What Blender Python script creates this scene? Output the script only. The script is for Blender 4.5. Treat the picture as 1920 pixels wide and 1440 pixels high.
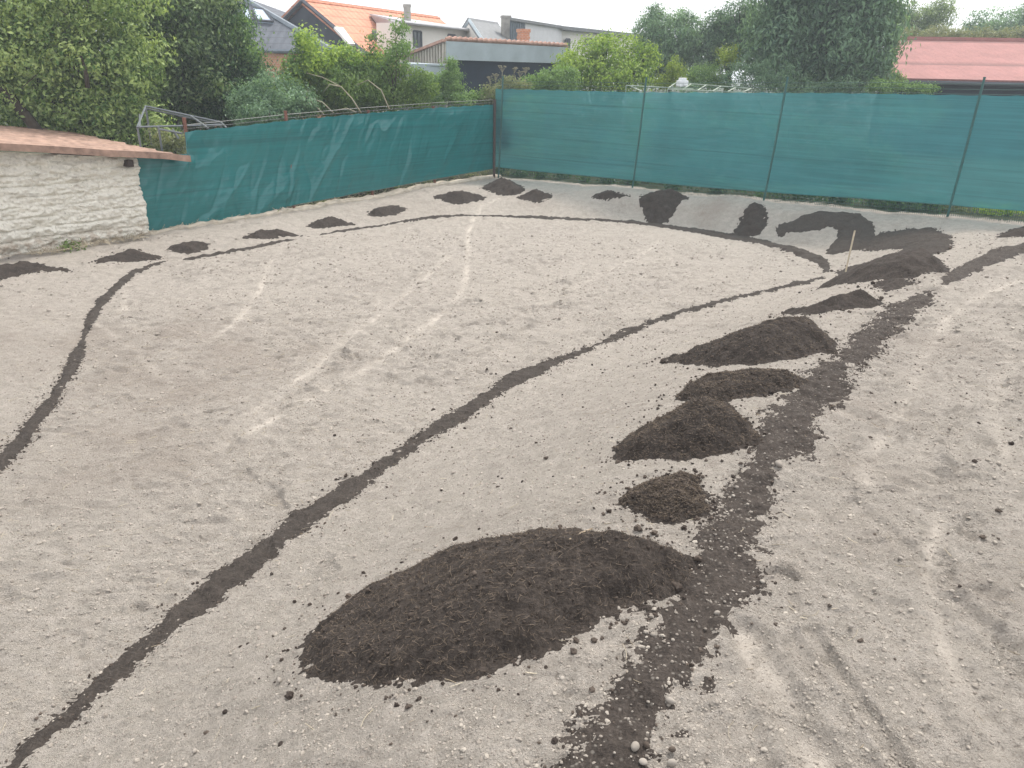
import bpy, math, random
import numpy as np
from mathutils import Matrix

scene = bpy.context.scene
for o in list(bpy.data.objects): bpy.data.objects.remove(o, do_unlink=True)
col = scene.collection
rad = math.radians

# ------------------------------------------------------------------ camera
F = 1420.0; W_, H_ = 1920.0, 1440.0
CAM = np.array([0.0, 0.0, 3.0]); PITCH = rad(22.5); ROLL = rad(1.2)
_a = math.pi/2 - PITCH
RX = np.array([[1, 0, 0], [0, math.cos(_a), -math.sin(_a)], [0, math.sin(_a), math.cos(_a)]])
RZ = np.array([[math.cos(ROLL), -math.sin(ROLL), 0], [math.sin(ROLL), math.cos(ROLL), 0], [0, 0, 1]])
RC = RX @ RZ
cd = bpy.data.cameras.new("camera"); cam = bpy.data.objects.new("camera", cd); col.objects.link(cam)
M4 = Matrix.Identity(4)
for i in range(3):
    for j in range(3): M4[i][j] = RC[i, j]
M4.translation = CAM.tolist()
cam.matrix_world = M4
cd.sensor_fit = 'HORIZONTAL'; cd.sensor_width = 36.0; cd.lens = F/W_*36.0
cd.clip_start = 0.05; cd.clip_end = 3000.0
scene.camera = cam
scene.render.resolution_x = 1024; scene.render.resolution_y = 768

# ------------------------------------------------------------------ light
SUN_EL = rad(56); SUN_AZ = rad(33)          # azimuth clockwise from +Y: behind the right fence
world = bpy.data.worlds.new("World"); scene.world = world; world.use_nodes = True
wn = world.node_tree; wn.nodes.clear()
wo = wn.nodes.new('ShaderNodeOutputWorld'); bg = wn.nodes.new('ShaderNodeBackground')
sk = wn.nodes.new('ShaderNodeTexSky'); sk.sky_type = 'NISHITA'; sk.sun_disc = False
sk.sun_elevation = SUN_EL; sk.sun_rotation = SUN_AZ; sk.dust_density = 4.0; sk.air_density = 1.2
hs = wn.nodes.new('ShaderNodeHueSaturation'); hs.inputs['Saturation'].default_value = 0.22; hs.inputs['Value'].default_value = 1.35
wn.links.new(sk.outputs[0], hs.inputs['Color'])
wm = wn.nodes.new('ShaderNodeMix'); wm.data_type = 'RGBA'; wm.inputs[0].default_value = .82     # thin white overcast over the clear sky
wm.inputs[7].default_value = (6.3, 6.35, 6.55, 1)
wn.links.new(hs.outputs[0], wm.inputs[6]); wn.links.new(wm.outputs[2], bg.inputs[0])
bg.inputs[1].default_value = 0.15
wn.links.new(bg.outputs[0], wo.inputs[0])
sl = bpy.data.lights.new("sun", 'SUN'); sl.energy = 2.6; sl.angle = rad(8); sl.color = (1.0, 0.955, 0.88)
so = bpy.data.objects.new("sun", sl); col.objects.link(so)
from mathutils import Vector
sdir = Vector((math.sin(SUN_AZ)*math.cos(SUN_EL), math.cos(SUN_AZ)*math.cos(SUN_EL), math.sin(SUN_EL)))
so.rotation_euler = sdir.to_track_quat('Z', 'Y').to_euler()
scene.view_settings.view_transform = 'Standard'; scene.view_settings.look = 'None'
scene.view_settings.exposure = 0.77; scene.view_settings.gamma = 1.0
scene.render.engine = 'CYCLES'
scene.cycles.max_bounces = 6; scene.cycles.diffuse_bounces = 3; scene.cycles.transparent_max_bounces = 8
scene.cycles.volume_bounces = 0

# ------------------------------------------------------------------ projection helpers (photo pixel -> world point)
def ray(x, y): return RC @ np.array([(x-960.)/F, -(y-720.)/F, -1.])
def at(x, y, z=0.0):
    d = ray(x, y); return CAM + d*((z-CAM[2])/d[2])
def atY(x, y, Y):
    d = ray(x, y); return CAM + d*(Y/d[1])
def inplane(x, y, A, B):
    """hit of a pixel ray with the vertical plane through A and B"""
    d = ray(x, y); n = np.array([-(B[1]-A[1]), B[0]-A[0], 0.])
    t = np.dot(n, np.array(A)-CAM)/np.dot(n, d); return CAM + d*t

# ------------------------------------------------------------------ noise
def _h(ix, iy, s):
    n = (ix.astype(np.int64)*374761393 + iy.astype(np.int64)*668265263 + s*974634777) & 0xffffffff
    n = ((n ^ (n >> 13))*1274126177) & 0xffffffff
    n = n ^ (n >> 16)
    return (n & 0xffff)/65535.0
def vn(x, y, s=0):
    x = np.asarray(x, float); y = np.asarray(y, float)
    ix = np.floor(x); iy = np.floor(y); fx = x-ix; fy = y-iy
    fx = fx*fx*(3-2*fx); fy = fy*fy*(3-2*fy)
    a = _h(ix, iy, s); b = _h(ix+1, iy, s); c = _h(ix, iy+1, s); d = _h(ix+1, iy+1, s)
    return (a+(b-a)*fx)*(1-fy)+(c+(d-c)*fx)*fy - 0.5
def fbm(x, y, s=0, o=4, g=0.5):
    r = 0; a = 1.0
    for k in range(o):
        r = r + a*vn(x*(2.03**k)+k*7.3, y*(2.03**k)-k*3.1, s+k*17); a *= g
    return r
def sstep(t): t = np.clip(t, 0, 1); return t*t*(3-2*t)

def segdist(px, py, poly, closed=True):
    n = len(poly); best = np.full(px.shape, 1e9)
    for i in range(n if closed else n-1):
        ax, ay = poly[i][0], poly[i][1]; bx, by = poly[(i+1) % n][0], poly[(i+1) % n][1]
        dx, dy = bx-ax, by-ay; L = dx*dx+dy*dy+1e-12
        t = np.clip(((px-ax)*dx+(py-ay)*dy)/L, 0, 1)
        best = np.minimum(best, (px-ax-t*dx)**2+(py-ay-t*dy)**2)
    return np.sqrt(best)
def inside(px, py, poly):
    r = np.zeros(px.shape, bool); n = len(poly)
    for i in range(n):
        ax, ay = poly[i][0], poly[i][1]; bx, by = poly[(i+1) % n][0], poly[(i+1) % n][1]
        if ay == by: continue
        c = ((ay > py) != (by > py)) & (px < (bx-ax)*(py-ay)/(by-ay)+ax)
        r ^= c
    return r
def sdist(px, py, poly):
    d = segdist(px, py, poly); return np.where(inside(px, py, poly), d, -d)

# ------------------------------------------------------------------ terrain shape
floor_px = [(20, 1440), (200, 1270), (320, 1170), (450, 1070), (600, 950), (800, 815), (960, 710), (1100, 655), (1250, 595),
            (1350, 565), (1460, 540), (1530, 525), (1555, 508), (1540, 490), (1510, 475), (1440, 455), (1360, 440), (1280, 428),
            (1200, 418), (1100, 412), (1000, 408), (850, 404), (700, 425), (600, 440), (470, 465), (305, 492), (240, 518),
            (200, 555), (165, 600), (145, 660), (125, 710), (70, 790), (0, 870), (-80, 960)]
FLOOR = [at(x, y, 0.0)[:2] for x, y in floor_px]
FLOOR += [np.array([-3.9, 2.0]), np.array([-4.5, -8.0]), np.array([-2.9, -8.0]), np.array([-2.7, 1.2])]
rim_px = [(950, 1500, .93), (1130, 1250, .93), (1290, 1060, .92), (1345, 930, .9), (1430, 830, .88), (1500, 700, .84), (1600, 620, .8),
          (1700, 540, .76), (1800, 480, .72), (1850, 430, .66), (1780, 412, .6), (1640, 398, .55), (1430, 381, .52), (1200, 362, .46),
          (1000, 350, .38), (880, 348, .32), (700, 378, .22), (550, 405, .17), (400, 440, .14), (250, 462, .12), (0, 498, .10),
          (-300, 560, .1)]
RIM = [at(x, y, z) for x, y, z in rim_px]
RIM += [np.array([-9.0, 2.0, .2]), np.array([-9.0, -8.0, .3]), np.array([-0.2, -8.0, .95]), np.array([0.1, 0.8, .95])]
RIMP = [p[:2] for p in RIM]
def base_z(x, y):
    x = np.asarray(x, float); y = np.asarray(y, float)
    sh = x.shape; x = x.ravel(); y = y.ravel()
    d = np.where(inside(x, y, FLOOR), 0.0, segdist(x, y, FLOOR))
    e = np.where(inside(x, y, RIMP), segdist(x, y, RIMP), 0.0)
    t = sstep(d/(d+e+1e-6))
    w = 0; hz = 0
    for p in RIM:
        q = 1.0/((x-p[0])**2+(y-p[1])**2+0.3)**1.5; w = w+q; hz = hz+q*p[2]
    z = t*hz/w
    z = z + 0.035*fbm(x*0.8, y*0.8, 5, 3)*(0.35+t) + 0.012*fbm(x*4, y*4, 9, 3)*(0.6+0.6*t)
    return z.reshape(sh)
def ground_at(px, py, lift=0.0):
    d = ray(px, py); z = 0.5
    for _ in range(14):
        p = CAM + d*((z+lift-CAM[2])/d[2])
        if p[1] > 60: return p
        z = 0.5*z+0.5*float(base_z(np.array([p[0]]), np.array([p[1]]))[0])
    return CAM + d*((z+lift-CAM[2])/d[2])

# ------------------------------------------------------------------ object helpers
def meshdata(name, V, Fs, mat=None, smooth=False, attrs=None):
    V = np.asarray(V, dtype=np.float32)
    me = bpy.data.meshes.new(name)
    me.vertices.add(len(V)); me.vertices.foreach_set('co', V.ravel())
    if isinstance(Fs, np.ndarray): Fs = [Fs]
    if isinstance(Fs, list) and len(Fs) and not isinstance(Fs[0], np.ndarray):
        by = {}
        for f in Fs: by.setdefault(len(f), []).append(f)
        Fs = [np.array(v) for v in by.values()]
    idx = np.concatenate([f.ravel() for f in Fs]).astype(np.int32)
    cnt = np.concatenate([np.full(len(f), f.shape[1]) for f in Fs]).astype(np.int32)
    st = np.concatenate([[0], np.cumsum(cnt)[:-1]]).astype(np.int32)
    me.loops.add(len(idx)); me.loops.foreach_set('vertex_index', idx)
    me.polygons.add(len(cnt)); me.polygons.foreach_set('loop_start', st); me.polygons.foreach_set('loop_total', cnt)
    me.polygons.foreach_set('use_smooth', np.full(len(cnt), smooth))
    me.update(calc_edges=True)
    if attrs:
        for k, a in attrs.items():
            at_ = me.attributes.new(k, 'FLOAT', 'POINT'); at_.data.foreach_set('value', np.asarray(a, dtype=np.float32))
    if mat: me.materials.append(mat)
    me.validate()
    return me
def obj(name, me, parent=None):
    o = bpy.data.objects.new(name, me); col.objects.link(o)
    if parent is not None: o.parent = parent
    return o
def mk(name, V, Fs, mat, parent=None, smooth=False, attrs=None): return obj(name, meshdata(name, V, Fs, mat, smooth, attrs), parent)
def tag(o, label=None, cat=None, group=None, kind=None):
    if label: o['label'] = label
    if cat: o['category'] = cat
    if group: o['group'] = group
    if kind: o['kind'] = kind
    return o
def thing(name, label, cat, group=None):
    o = bpy.data.objects.new(name, None); col.objects.link(o); return tag(o, label, cat, group)

class MB:
    """collects shapes into one mesh"""
    def __init__(s): s.V = []; s.F = []
    def add(s, V, Fc):
        n = len(s.V); s.V += [tuple(v) for v in V]; s.F += [tuple(i+n for i in f) for f in Fc]
    def box(s, c, sx, sy, sz, rz=0):
        c = np.array(c, float); ca, sa = math.cos(rz), math.sin(rz); V = []
        for k in (-1, 1):
            for j in (-1, 1):
                for i in (-1, 1):
                    x, y = i*sx/2, j*sy/2
                    V.append(c+np.array([x*ca-y*sa, x*sa+y*ca, k*sz/2]))
        s.add(V, [(0, 2, 3, 1), (4, 5, 7, 6), (0, 1, 5, 4), (2, 6, 7, 3), (0, 4, 6, 2), (1, 3, 7, 5)])
    def slab(s, P, th, n=None):
        """polygon P thickened by th along -normal"""
        P = [np.array(p, float) for p in P]
        if n is None:
            n = np.cross(P[1]-P[0], P[2]-P[0]); n /= np.linalg.norm(n)+1e-9
        else: n = np.array(n, float)
        k = len(P); Q = [p-n*th for p in P]
        s.add(P+Q, [tuple(range(k)), tuple(reversed(range(k, 2*k)))]+[(i, i+k, (i+1) % k+k, (i+1) % k) for i in range(k)])
    def tube(s, pts, rs, k=6):
        pts = [np.array(p, float) for p in pts]
        if not hasattr(rs, '__len__'): rs = [rs]*len(pts)
        V = []; Fc = []
        for i, p in enumerate(pts):
            d = pts[min(i+1, len(pts)-1)]-pts[max(i-1, 0)]; d /= np.linalg.norm(d)+1e-9
            u = np.cross(d, [0, 0, 1.]) if abs(d[2]) < .9 else np.cross(d, [1., 0, 0]); u /= np.linalg.norm(u); v = np.cross(d, u)
            for j in range(k):
                a = 2*math.pi*j/k; V.append(p+rs[i]*(u*math.cos(a)+v*math.sin(a)))
        for i in range(len(pts)-1):
            for j in range(k): Fc.append((i*k+j, i*k+(j+1) % k, (i+1)*k+(j+1) % k, (i+1)*k+j))
        Fc.append(tuple(reversed(range(k)))); Fc.append(tuple((len(pts)-1)*k+j for j in range(k)))
        s.add(V, Fc)
    def build(s, name, mat, parent=None, smooth=False): return mk(name, s.V, s.F, mat, parent, smooth)

# ------------------------------------------------------------------ materials
class NT:
    def __init__(s, name):
        s.m = bpy.data.materials.new(name); s.m.use_nodes = True; s.t = s.m.node_tree; s.t.nodes.clear()
        s.out = s.n('ShaderNodeOutputMaterial'); s.b = s.n('ShaderNodeBsdfPrincipled'); s.l(s.b.outputs[0], s.out.inputs[0])
        s.tc = s.n('ShaderNodeTexCoord').outputs['Object']
    def n(s, t, **k):
        q = s.t.nodes.new(t)
        for a, v in k.items(): setattr(q, a, v)
        return q
    def l(s, a, b): s.t.links.new(a, b)
    def mapp(s, sc):
        q = s.n('ShaderNodeMapping'); s.l(s.tc, q.inputs[0]); q.inputs['Scale'].default_value = sc; return q.outputs[0]
    def noise(s, sc, det=4, rough=.55, vec=None):
        q = s.n('ShaderNodeTexNoise'); s.l(vec or s.tc, q.inputs['Vector'])
        q.inputs['Scale'].default_value = sc; q.inputs['Detail'].default_value = det; q.inputs['Roughness'].default_value = rough
        return q.outputs[0]
    def voro(s, sc, feat='F1', vec=None):
        q = s.n('ShaderNodeTexVoronoi', feature=feat); s.l(vec or s.tc, q.inputs['Vector']); q.inputs['Scale'].default_value = sc; return q
    def ramp(s, f, pts):
        q = s.n('ShaderNodeValToRGB'); s.l(f, q.inputs[0]); e = q.color_ramp.elements
        while len(e) < len(pts): e.new(.5)
        for i, (p, c) in enumerate(pts):
            e[i].position = p; e[i].color = (c, c, c, 1) if isinstance(c, (int, float)) else (*c, 1)
        return q.outputs[0]
    def mix(s, f, a, b, mode='MIX'):
        q = s.n('ShaderNodeMix', data_type='RGBA', blend_type=mode)
        for sock, v in ((q.inputs[0], f), (q.inputs[6], a), (q.inputs[7], b)):
            if isinstance(v, bpy.types.NodeSocket): s.l(v, sock)
            elif isinstance(v, (int, float)): sock.default_value = v
            else: sock.default_value = (*v, 1)
        return q.outputs[2]
    def math(s, op, a, b=0.0):
        q = s.n('ShaderNodeMath', operation=op)
        for sock, v in ((q.inputs[0], a), (q.inputs[1], b)):
            if isinstance(v, bpy.types.NodeSocket): s.l(v, sock)
            else: sock.default_value = v
        return q.outputs[0]
    def attr(s, name): return s.n('ShaderNodeAttribute', attribute_name=name).outputs['Fac']
    def bump(s, h, dist, st=1.0, prev=None):
        q = s.n('ShaderNodeBump'); s.l(h, q.inputs['Height']); q.inputs['Distance'].default_value = dist; q.inputs['Strength'].default_value = st
        if prev is not None: s.l(prev, q.inputs['Normal'])
        s.l(q.outputs[0], s.b.inputs['Normal']); return q.outputs[0]
    def fin(s, colr, rough=.8, spec=.3, metal=0):
        if isinstance(colr, bpy.types.NodeSocket): s.l(colr, s.b.inputs['Base Color'])
        else: s.b.inputs['Base Color'].default_value = (*colr, 1)
        s.b.inputs['Roughness'].default_value = rough; s.b.inputs['Specular IOR Level'].default_value = spec; s.b.inputs['Metallic'].default_value = metal
        return s.m

def m_ground():
    t = NT('sandy_gravel')
    big = t.noise(0.5, 5, .6); mid = t.noise(9, 8, .72); fine = t.noise(55, 6, .8); fine2 = t.noise(170, 3, .7)
    c = t.mix(t.ramp(big, [(.35, 0.), (.68, 1.)]), (.435, .392, .342), (.375, .336, .296))
    c = t.mix(t.ramp(mid, [(.42, 0.), (.62, 1.)]), c, (.50, .45, .40))
    c = t.mix(t.math('MULTIPLY', t.attr('damp_shade'), .6), c, (.31, .262, .222))  # damp soil patches plus the painted shade of dents and creases
    c = t.mix(t.math('MULTIPLY', t.attr('track'), .5), c, (.425, .38, .33))
    v = t.voro(75); v2 = t.voro(28)
    g = t.ramp(v.outputs['Distance'], [(.12, 1.), (.45, 0.)])
    sp = t.math('MULTIPLY', g, t.ramp(v.outputs['Color'], [(.5, 0.), (.8, 1.)]))
    sp = t.math('MULTIPLY', sp, t.math('SUBTRACT', 1.0, t.attr('track')))
    c = t.mix(t.math('MULTIPLY', sp, .55), c, (.55, .52, .47))
    c = t.mix(t.ramp(fine, [(.34, .75), (.48, 0.)]), c, (.20, .172, .145))  # crevice shade put into the colour: low spots of the fine bump
    c = t.mix(t.ramp(fine2, [(.60, 0.), (.75, .35)]), c, (.56, .52, .46))
    c = t.mix(t.attr('lawn'), c, t.mix(t.ramp(fine, [(.35, 0.), (.65, 1.)]), (.03, .04, .02), (.07, .08, .04)))
    smooth = t.math('SUBTRACT', 1.0, t.math('MULTIPLY', t.attr('track'), .75))
    b = t.bump(t.math('MULTIPLY', mid, smooth), .07, 1.0)
    b = t.bump(t.math('MULTIPLY', fine, smooth), .028, 1.0, b)
    b = t.bump(t.math('MULTIPLY', g, smooth), .008, .7, b)
    b = t.bump(fine2, .006, 1.0, b)
    return t.fin(c, .95, .15)
def m_soil(name, a=(.030, .0245, .0215), b_=(.066, .054, .046), stony=0.0):
    t = NT(name)
    n1 = t.noise(9, 5, .6); n2 = t.noise(70, 6, .75)
    fib = t.noise(60, 4, .7, t.mapp((1, .22, .6)))
    fib2 = t.noise(90, 4, .7, t.mapp((.2, 1, .6)))
    f = t.math('ADD', t.math('MULTIPLY', n2, .5), t.math('MULTIPLY', t.math('MAXIMUM', fib, fib2), .5))
    c = t.mix(t.ramp(n1, [(.35, 0.), (.65, 1.)]), a, tuple(.5*(p+q) for p, q in zip(a, b_)))
    c = t.mix(t.ramp(f, [(.5, 0.), (.66, .8)]), c, tuple(q*1.5 for q in b_))
    c = t.mix(t.ramp(n2, [(.32, .6), (.45, 0.)]), c, (.014, .011, .010))
    if stony:
        v = t.voro(45); s = t.math('MULTIPLY', t.ramp(v.outputs['Distance'], [(.15, 1.), (.38, 0.)]), t.ramp(v.outputs['Color'], [(.55, 0.), (.7, stony)]))
        c = t.mix(s, c, (.36, .33, .29))
    b = t.bump(f, .022, 1.0); b = t.bump(n1, .03, .6, b)
    return t.fin(c, .95, .12)
def m_tint(name, c1, c2, rough=.8, spec=.3, transl=0.0):
    """colour between c1 and c2 by the per-piece 'tint' attribute"""
    t = NT(name); c = t.mix(t.attr('tint'), c1, c2); t.fin(c, rough, spec)
    if transl:
        tr = t.n('ShaderNodeBsdfTranslucent'); q = t.mix(1.0, c, (1.0, 1.0, .55), 'MULTIPLY'); t.l(q, tr.inputs[0])
        ms = t.n('ShaderNodeMixShader'); ms.inputs[0].default_value = transl
        t.l(t.b.outputs[0], ms.inputs[1]); t.l(tr.outputs[0], ms.inputs[2]); t.l(ms.outputs[0], t.out.inputs[0])
    return t.m
def m_flat(name, c, rough=.7, spec=.3, metal=0, var=.15, sc=3., bump=0.0, bsc=40.):
    t = NT(name); n = t.noise(sc, 5, .6)
    cc = t.mix(t.ramp(n, [(.3, 0.), (.7, 1.)]), tuple(x*(1-var) for x in c), tuple(min(1, x*(1+var)) for x in c))
    if bump: t.bump(t.noise(bsc, 4, .6), bump, .8)
    return t.fin(cc, rough, spec, metal)
def m_screen(name, c, rough, transl, seethru, weave=1.0, seams=True):
    t = NT(name)
    n = t.noise(1.1, 4, .6); st = t.noise(5, 4, .6, t.mapp((.12, .12, 6.)))
    cc = t.mix(t.ramp(n, [(.3, 0.), (.7, 1.)]), tuple(x*.9 for x in c), tuple(x*1.12 for x in c))
    cc = t.mix(t.ramp(st, [(.42, 0.), (.62, .5)]), cc, tuple(x*1.35 for x in c))
    cc = t.mix(t.ramp(t.noise(1.4, 3, .5, t.mapp((.06, .06, 14.))), [(.60, 0.), (.66, .35)]), cc, tuple(x*.5 for x in c))
    t.bump(t.noise(260, 2, .5), .0015, .5); t.fin(cc, rough, .5)
    tr = t.n('ShaderNodeBsdfTranslucent'); t.l(cc, tr.inputs[0]); tp = t.n('ShaderNodeBsdfTransparent')
    tp.inputs[0].default_value = (.55, .85, .95, 1)
    m1 = t.n('ShaderNodeMixShader'); m1.inputs[0].default_value = transl; t.l(t.b.outputs[0], m1.inputs[1]); t.l(tr.outputs[0], m1.inputs[2])
    m2 = t.n('ShaderNodeMixShader'); m2.inputs[0].default_value = seethru; t.l(m1.outputs[0], m2.inputs[1]); t.l(tp.outputs[0], m2.inputs[2])
    t.l(m2.outputs[0], t.out.inputs[0]); return t.m
def m_plaster():
    t = NT('lime_washed_stone')
    n = t.noise(3, 5, .6); f = t.noise(30, 5, .7)
    z = t.n('ShaderNodeSeparateXYZ'); t.l(t.tc, z.inputs[0])
    c = t.mix(t.ramp(n, [(.35, 0.), (.65, 1.)]), (.90, .86, .76), (.82, .775, .68))
    c = t.mix(t.ramp(f, [(.33, .6), (.44, 0.)]), c, (.33, .29, .24))
    patch = t.ramp(t.noise(1.7, 3, .5), [(.62, 0.), (.72, .6)]); c = t.mix(patch, c, (.42, .33, .25))
    lo = t.math('MULTIPLY', t.ramp(z.outputs[2], [(.24, 1.), (.42, 0.)]), t.ramp(t.noise(9, 4, .6), [(.4, 0.), (.65, .9)]))
    c = t.mix(lo, c, (.42, .31, .22))
    b = t.bump(f, .03, 1.0); t.bump(t.noise(11, 6, .75), .03, .7, b); return t.fin(c, .95, .1)
def m_tiles(name, c, su=3.0, sv=3.4, axis=(1, 0), rel=.8):
    """pan tile courses: bands across the slope (object z) and rolls along the ridge"""
    t = NT(name); z = t.n('ShaderNodeSeparateXYZ'); t.l(t.tc, z.inputs[0])
    al = t.math('ADD', t.math('MULTIPLY', z.outputs[0], axis[0]), t.math('MULTIPLY', z.outputs[1], axis[1]))
    r = t.math('FRACT', t.math('MULTIPLY', z.outputs[2], sv)); q = t.math('SINE', t.math('MULTIPLY', al, su*6.283))
    n = t.noise(1.5, 5, .65); n2 = t.noise(14, 3, .6)
    cc = t.mix(t.ramp(n, [(.3, 0.), (.7, 1.)]), tuple(x*.82 for x in c), tuple(x*1.15 for x in c))
    cc = t.mix(t.ramp(n2, [(.35, .45), (.5, 0.)]), cc, tuple(x*.55 for x in c))
    cc = t.mix(t.ramp(r, [(.0, .75), (.16, 0.)]), cc, tuple(x*.35 for x in c))
    t.bump(t.math('ADD', t.math('MULTIPLY', r, .5), t.math('MULTIPLY', q, .3)), .05, rel)
    return t.fin(cc, .8, .2)
def m_brick(name):
    t = NT(name); q = t.n('ShaderNodeTexBrick'); t.l(t.mapp((1, 1, 1)), q.inputs[0])
    mp = t.n('ShaderNodeMapping'); t.l(t.tc, mp.inputs[0]); mp.inputs['Rotation'].default_value = (rad(90), 0, 0); t.l(mp.outputs[0], q.inputs[0])
    q.inputs['Scale'].default_value = 4; q.inputs['Color1'].default_value = (.48, .2, .11, 1); q.inputs['Color2'].default_value = (.55, .26, .14, 1); q.inputs['Mortar'].default_value = (.5, .45, .4, 1)
    return t.fin(q.outputs[0], .9, .2)

M = {}
M['ground'] = m_ground(); M['soil'] = m_soil('dark_soil'); M['soil_thin'] = m_soil('thin_dark_soil', (.040, .033, .029), (.078, .065, .056), .35)
M['soil_strip'] = m_soil('fresh_soil', (.038, .032, .028), (.070, .059, .051))
M['pebble'] = m_tint('pebble_stone', (.20, .175, .15), (.33, .30, .265), .95, .12)
M['grit'] = m_tint('ground_grit', (.21, .185, .16), (.35, .315, .272), .95, .12)
M['clod'] = m_tint('soil_clod', (.038, .030, .026), (.10, .08, .066), .95, .1)
M['straw'] = m_tint('straw', (.30, .24, .17), (.60, .53, .40), .8, .2)
M['fibre'] = m_tint('root_fibre', (.045, .035, .028), (.19, .15, .115), .9, .15)
M['stake'] = m_flat('stake_wood', (.46, .39, .29), .8, .2, var=.2, sc=12)
M['plaster'] = m_plaster()
M['rustred'] = m_flat('red_painted_sheet', (.29, .19, .145), .7, .2, var=.4, sc=6, bump=.01)
M['darkwood'] = m_flat('dark_wood', (.06, .045, .04), .8, .2)
M['screen_l'] = m_screen('green_tarp', (.012, .130, .132), .20, .06, .0)
M['screen_r'] = m_screen('green_shade_net', (.040, .160, .180), .6, .68, .28)
M['post_red'] = m_flat('rusty_post', (.16, .075, .055), .8, .2, var=.35, sc=8)
M['post_green'] = m_flat('green_post', (.02, .09, .085), .45, .5, var=.1)
M['wire'] = m_flat('grey_wire', (.10, .11, .10), .5, .4)
M['wire_green'] = m_flat('green_wire', (.03, .085, .075), .5, .4)
M['concrete'] = m_flat('pale_concrete', (.43, .38, .31), .9, .15, var=.25, sc=6, bump=.01)
M['galv'] = m_flat('galvanised_pipe', (.15, .165, .175), .45, .5, .3, var=.1)
M['palemetal'] = m_flat('pale_green_paint', (.36, .42, .34), .5, .4)
M['white'] = m_flat('white_plastic', (.75, .76, .78), .4, .4, var=.05)
M['bark'] = m_flat('bark', (.055, .043, .034), .95, .1, var=.35, sc=9, bump=.02, bsc=25)
M['deadwood'] = m_flat('dead_branch', (.27, .25, .18), .9, .1, var=.2, sc=9)
M['wall_white'] = m_flat('white_render', (.74, .71, .66), .9, .15, var=.06, sc=.8, bump=.01, bsc=12)
M['wall_block'] = m_flat('pale_blockwork', (.62, .62, .63), .9, .15, var=.08, sc=2.5, bump=.01, bsc=9)
M['wall_dark'] = m_flat('dark_boards', (.010, .020, .038), .8, .2, var=.2)
M['gable_dark'] = m_flat('dark_slate_gable', (.055, .06, .075), .8, .2, var=.2)
M['band'] = m_flat('blue_grey_sheet', (.36, .42, .45), .55, .4, var=.14, sc=1.5)
M['corr'] = m_flat('weathered_sheet', (.42, .39, .34), .7, .3, var=.2, sc=3)
M['tiles_orange'] = m_tiles('orange_tiles', (.56, .25, .16), 2.5, 3.0, (.52, .85))
M['tile_dull'] = m_flat('dull_pink_tiles', (.40, .25, .20), .9, .1, var=.3, sc=5)
M['tiles_grey'] = m_tiles('grey_tiles', (.105, .115, .135), 3.0, 4.2)
M['slate'] = m_flat('grey_slate', (.19, .195, .20), .8, .2, var=.2, sc=6, bump=.02, bsc=8)
M['tiles_red'] = m_tiles('red_sheet_roof', (.29, .13, .118), 4, 1.15, (1, 0), .12)
M['brick'] = m_brick('orange_brick')
M['chim'] = m_flat('grey_chimney_render', (.34, .32, .29), .9, .1, var=.25, sc=4)
M['glass'] = m_flat('window_glass', (.10, .11, .12), .15, .6, var=.1)
M['skyglass'] = m_flat('roof_window_glass', (.42, .50, .62), .08, .9, var=.05)
M['frame_dark'] = m_flat('dark_frame', (.07, .075, .09), .6, .3)
M['zinc'] = m_flat('zinc_sheet', (.40, .40, .42), .5, .4, var=.1)
M['metal_dark'] = m_flat('dark_zinc_cladding', (.15, .18, .21), .5, .4, var=.2, sc=6)
def leafmat(name, a, b, tr=.42): return m_tint(name, a, b, .5, .35, tr)
M['lf_apple'] = leafmat('apple_leaves', (.085, .17, .045), (.56, .68, .28))
M['lf_olive'] = leafmat('olive_leaves', (.055, .11, .045), (.33, .43, .20))
M['lf_dark'] = leafmat('dark_leaves', (.018, .055, .024), (.12, .24, .085))
M['lf_bright'] = leafmat('bright_leaves', (.11, .21, .035), (.42, .55, .12), .45)
M['lf_lime'] = leafmat('yellow_green_leaves', (.16, .25, .04), (.38, .46, .09), .4)
M['lf_mid'] = leafmat('mid_green_leaves', (.06, .135, .045), (.25, .39, .13))
M['lf_blue'] = leafmat('grey_green_leaves', (.045, .11, .068), (.24, .37, .23))
M['lf_pale'] = leafmat('pale_dry_leaves', (.12, .15, .07), (.32, .34, .18))
M['lf_weed'] = leafmat('weed_leaves', (.07, .14, .035), (.25, .36, .10))

# ------------------------------------------------------------------ ground
rng = np.random.default_rng(11)
def axis(fine, step, lo, hi, far):
    a = list(fine); s = step
    while a[-1] < hi: s = min(s*1.06, .045); a.append(a[-1]+s)
    while a[-1] < far: s *= 1.35; a.append(a[-1]+s)
    s = step; b = [a[0]]
    while b[-1] > lo: s = min(s*1.06, .045); b.append(b[-1]-s)
    while b[-1] > -far: s *= 1.35; b.append(b[-1]-s)
    return np.array(b[::-1][:-1]+a)
GX = axis(np.arange(-2.4, 3.4, .014), .014, -10.5, 10.5, 260)
ys = [1.2]
while ys[-1] < 20.5: ys.append(ys[-1]+max(.012, .0033*ys[-1]))
s = .07
while ys[-1] < 300: ys.append(ys[-1]+s); s *= 1.35
yb = [1.2]; s = .02
while yb[-1] > -120: s *= 1.3; yb.append(yb[-1]-s)
GY = np.array(yb[::-1][:-1]+ys)
X, Y = np.meshgrid(GX, GY)
Z = base_z(X, Y)
near = (np.abs(X) < 11) & (Y > .5) & (Y < 21)
TR = np.zeros_like(Z)
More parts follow.
